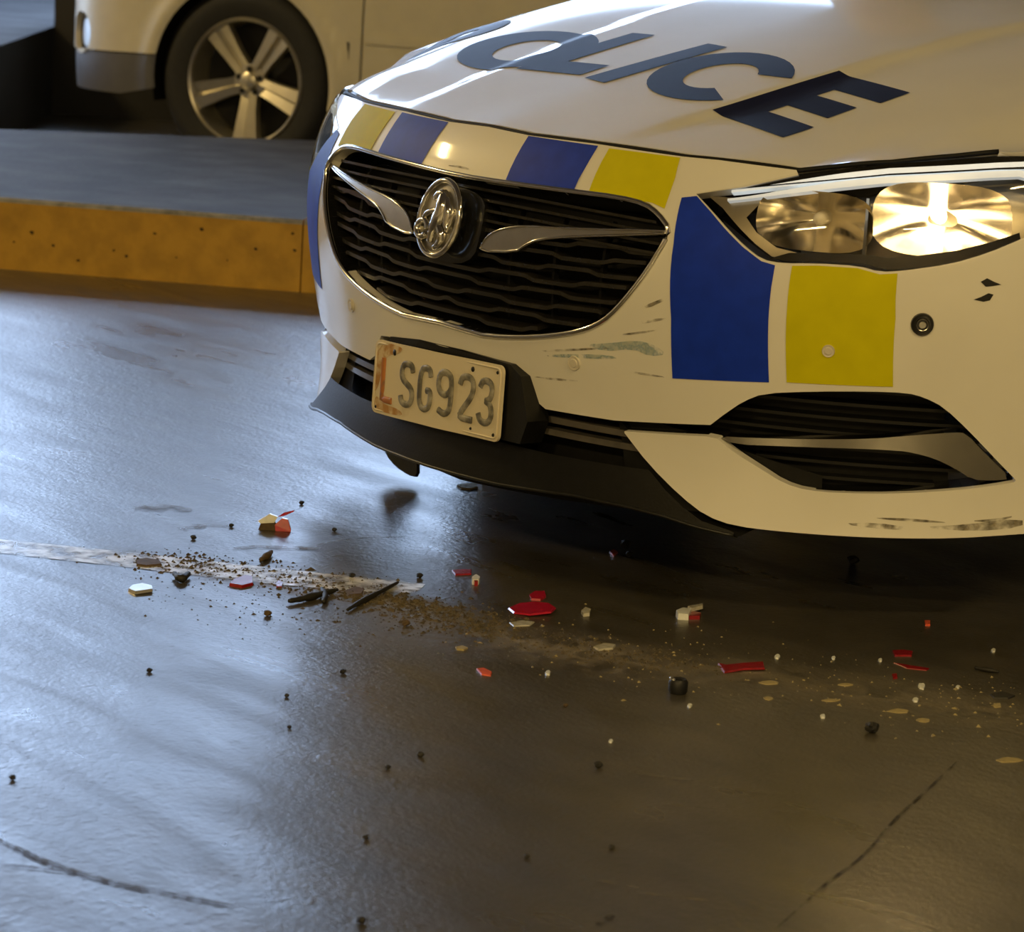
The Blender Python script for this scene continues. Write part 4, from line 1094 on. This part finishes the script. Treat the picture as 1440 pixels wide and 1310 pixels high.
for i, (px, py, s, lb) in enumerate(((1093, 924, 10, 'white crumb of plastic behind the long red strip'), (1296, 966, 13, 'white crumb in front of the thin red sliver'), (1287, 985, 10, 'round white crumb among straw flakes'),
        (1347, 967, 7, 'small white crumb beside the dark stick'), (1157, 1008, 9, 'white crumb left of the black lump'), (970, 993, 8, 'white crumb in front of the round nut'), (1397, 915, 8, 'white crumb behind the dark stick'),
        (859, 1043, 7, 'white crumb alone on brown floor'), (1172, 926, 7, 'pair-sized white crumb behind the straw flakes'), (770, 947, 10, 'grey crumb beside the dirt streak'), (1238, 929, 7, 'white crumb left of the dull red rectangle'))):
    chip('plastic_crumb', blob_outline(px, py, s, s * .7, 6), .006, M_WSHARD, lb, 'crumb', 'white crumbs')
G_S = 'straw-coloured flakes'
for px, py, w, h, lb in ((1083, 960, 34, 6, 'long straw flake in front of the red strip'), (1080, 982, 20, 6, 'short slanted straw flake behind the white crumb'), (1168, 985, 34, 5, 'straw flake in the middle of the flake row'),
        (1189, 963, 26, 5, 'pale flake behind the middle of the flake row'), (1264, 1000, 36, 7, 'arched straw flake next to the black lump'), (1299, 1013, 26, 7, 'straw flake at the end of a pale smear'), (1402, 992, 16, 7, 'small straw flake under the black leaf scrap'), (1420, 1069, 40, 8, 'largest straw flake near the floor crack')):
    chip('straw_flake', blob_outline(px, py, w, h, 8, .35), .003, M_STRAW, lb, 'flake', G_S)
def pebble(px, py, w, mat, label, cat='pebble', group='dark lumps', flat=.8):
    p = ground(px, py); r = w / 2 / FPX * np.linalg.norm(p - CAM); v = []; f = []; n, m = 9, 6
    sd = RD.random() * 10
    for i in range(m + 1):
        th = math.pi * i / m
        for k in range(n):
            a = 2 * math.pi * k / n; q = r * (1 + .22 * math.sin(3 * a + sd + i) + .12 * math.sin(5 * a + 2 * i + sd))
            v.append((q * math.sin(th) * math.cos(a), q * math.sin(th) * math.sin(a), r * flat * (1 - math.cos(th))))
    for i in range(m):
        for k in range(n): f.append((i * n + k, (i + 1) * n + k, (i + 1) * n + (k + 1) % n, i * n + (k + 1) % n))
    o = obj('pebble', v, f, mat); o.location = (p[0], p[1], 0); return tag(o, label, cat, group)
pebble(1226, 1030, 20, M_BIT, 'black conical lump on the brown floor by the flake row')
pebble(880, 771, 16, M_BIT, 'black lump beside a tiny orange chip under the bumper')
pebble(885, 783, 11, M_BIT, 'lesser black lump in front of a bigger one under the bumper')
pebble(1199, 793, 16, M_BIT, 'black lump in the deep shade under the white bumper blade')
for px, py, w, lb in ((210, 945, 8, 'black speck on the pale floor in front of the silvery shard'), (403, 980, 7, 'black speck on pale floor below the black twigs'), (18, 1096, 9, 'black speck above the curved tyre mark'), (591, 1064, 10, 'larger of two dark specks on the shaded floor'), (545, 1081, 8, 'smaller of two dark specks on the shaded floor'),
        (515, 1180, 9, 'dark upright crumb at the edge of the shaded floor'), (508, 1298, 13, 'dark leaf crumb right of the tyre mark end'), (740, 1206, 8, 'dark speck above a long scratch'), (860, 1193, 8, 'dark speck right of another above the scratches'), (841, 1079, 12, 'flat dark crumb beside a pale scratch'), (482, 947, 9, 'dark crumb where pale floor turns dark'), (407, 1024, 6, 'faint dark speck on pale floor'), (424, 709, 7, 'dark crumb just behind the biggest tail-light piece'), (325, 741, 7, 'dark crumb left of the biggest tail-light piece'), (272, 758, 8, 'dark crumb between dust patches'), (470, 747, 7, 'dark crumb right of the biggest tail-light piece'), (376, 866, 11, 'brown crumb in front of the white line'), (795, 994, 7, 'grey crumb on brown floor'), (570, 880, 12, 'brown nugget at the corner of the dirt streak'), (590, 812, 9, 'dark crumb at the end of the white line'), (495, 812, 9, 'dark crumb on the far edge of the white line')):
    pebble(px, py, w, M_BROWN if 'brown' in lb else M_BIT, lb, 'crumb', 'dark crumbs on the floor')
# round nut with a hole
p = ground(953, 974); NUT = empty('metal_nut', (p[0], p[1], 0)); tag(NUT, 'round dark metal ring lying on brown floor in front of the dirt streak', 'nut')
v, f = lathe([(.006, 0), (.012, 0), (.014, .004), (.014, .017), (.011, .021), (.006, .019), (.006, 0)], 20, 'z'); sharp(obj('nut_body', v, f, M_DARKM, NUT), 40)
v, f = tube([(-.010, -.006, .021), (-.004, -.011, .022), (.004, -.011, .021)], .0025, 6); obj('glint_sliver', v, f, M_CHROME, NUT, smooth=True)  # chrome sliver stands for the highlight on the ring
def twig(L, r, mat, label, cat='twig'):
    P = [ground(*q) + [0, 0, r * 1.0] for q in smooth_line(L, 2)]; c = np.mean(P, 0); c[2] = 0
    tp = [1 - .6 * abs(2 * i / (len(P) - 1) - 1) + RD.uniform(-.15, .15) for i in range(len(P))]
    v, f = tube(np.array(P) - c, r, 7, taper=tp); o = obj('twig', v, f, mat, smooth=True); o.location = c
    return tag(o, label, cat, 'twigs and leaf scraps')
twig([(488, 861), (505, 851), (530, 838), (560, 822)], .0045, M_BIT, 'straight dark stick pointing at the end of the white line')
twig([(406, 850), (430, 846), (452, 840), (474, 834)], .006, M_BIT, 'thick black twig lying left of the straight stick')
twig([(452, 832), (458, 842), (455, 851)], .006, M_BIT, 'stubby black scrap crossing the thick twig')
twig([(245, 812), (254, 822), (266, 811)], .007, M_BIT, 'black V-shaped scrap beside the white line')
twig([(366, 792), (376, 786), (382, 780)], .006, M_BROWN, 'short brown twig behind the white line')
twig([(1370, 942), (1388, 945), (1404, 948)], .004, M_BIT, 'thin dark stick right of the red slivers')
chip('leaf_scrap', [(1392, 977), (1410, 973), (1428, 979), (1418, 983), (1398, 982)], .005, M_BIT, 'black leaf scrap near a small straw flake', 'leaf', 'twigs and leaf scraps')
chip('bark_chip', [(191, 790), (205, 787), (224, 790), (228, 796), (205, 798), (192, 796)], .010, M_BROWN, 'brown bark chip on the white line where the dirt begins', 'bark', 'twigs and leaf scraps')
chip('bark_chip', [(484, 832), (500, 826), (513, 829), (508, 836), (490, 838)], .006, M_BROWN, 'flat brown leaf piece between the two dark twigs', 'leaf', 'twigs and leaf scraps')
# loose crumbs nobody could count
def crumbs(name, sets, mat, label):
  V = []; F = []
  for n, path, spread, smin, smax in sets:
    P = [np.array(q, float) for q in path]
    for _ in range(n):
        t = RD.random() * (len(P) - 1); i = int(t); q = P[i] + (P[i + 1] - P[i]) * (t - i)
        px, py = q[0] + RD.gauss(0, spread[0]), q[1] + RD.gauss(0, spread[1]); c = ground(px, py)
        s = RD.uniform(smin, smax) * (.5 + RD.random() ** 3); a = RD.random() * 6.28; k = len(V); el = RD.uniform(.5, 1.8)
        for x, y, z in ((1, 0, 0), (-.5, .8, 0), (-.6, -.7, 0), (0, .05, .9)):
            x *= el; V.append((c[0] + s * (x * math.cos(a) - y * math.sin(a)), c[1] + s * (x * math.sin(a) + y * math.cos(a)), z * s * .8))
        F += [(k, k + 1, k + 3), (k + 1, k + 2, k + 3), (k + 2, k, k + 3), (k, k + 2, k + 1)]
  return tag(obj(name, V, F, mat), label, 'dirt', kind='stuff')
crumbs('dirt_crumbs', [(2600, [(200, 786), (300, 800), (420, 815), (520, 838), (610, 858), (700, 880)], (28, 8), .0012, .005),
    (500, [(180, 800), (400, 850), (560, 880), (640, 870)], (60, 22), .001, .003),
    (1000, [(600, 870), (740, 898), (880, 922), (980, 940)], (40, 8), .0012, .004)], M_DIRT, 'dark crumbs of dirt strewn along the white line and the brown streak')
crumbs('pale_grit', [(320, [(680, 900), (900, 925), (1100, 950), (1300, 985), (1450, 1000)], (60, 26), .001, .0034)], M_STRAW, 'fine pale grit scattered over the brown floor')
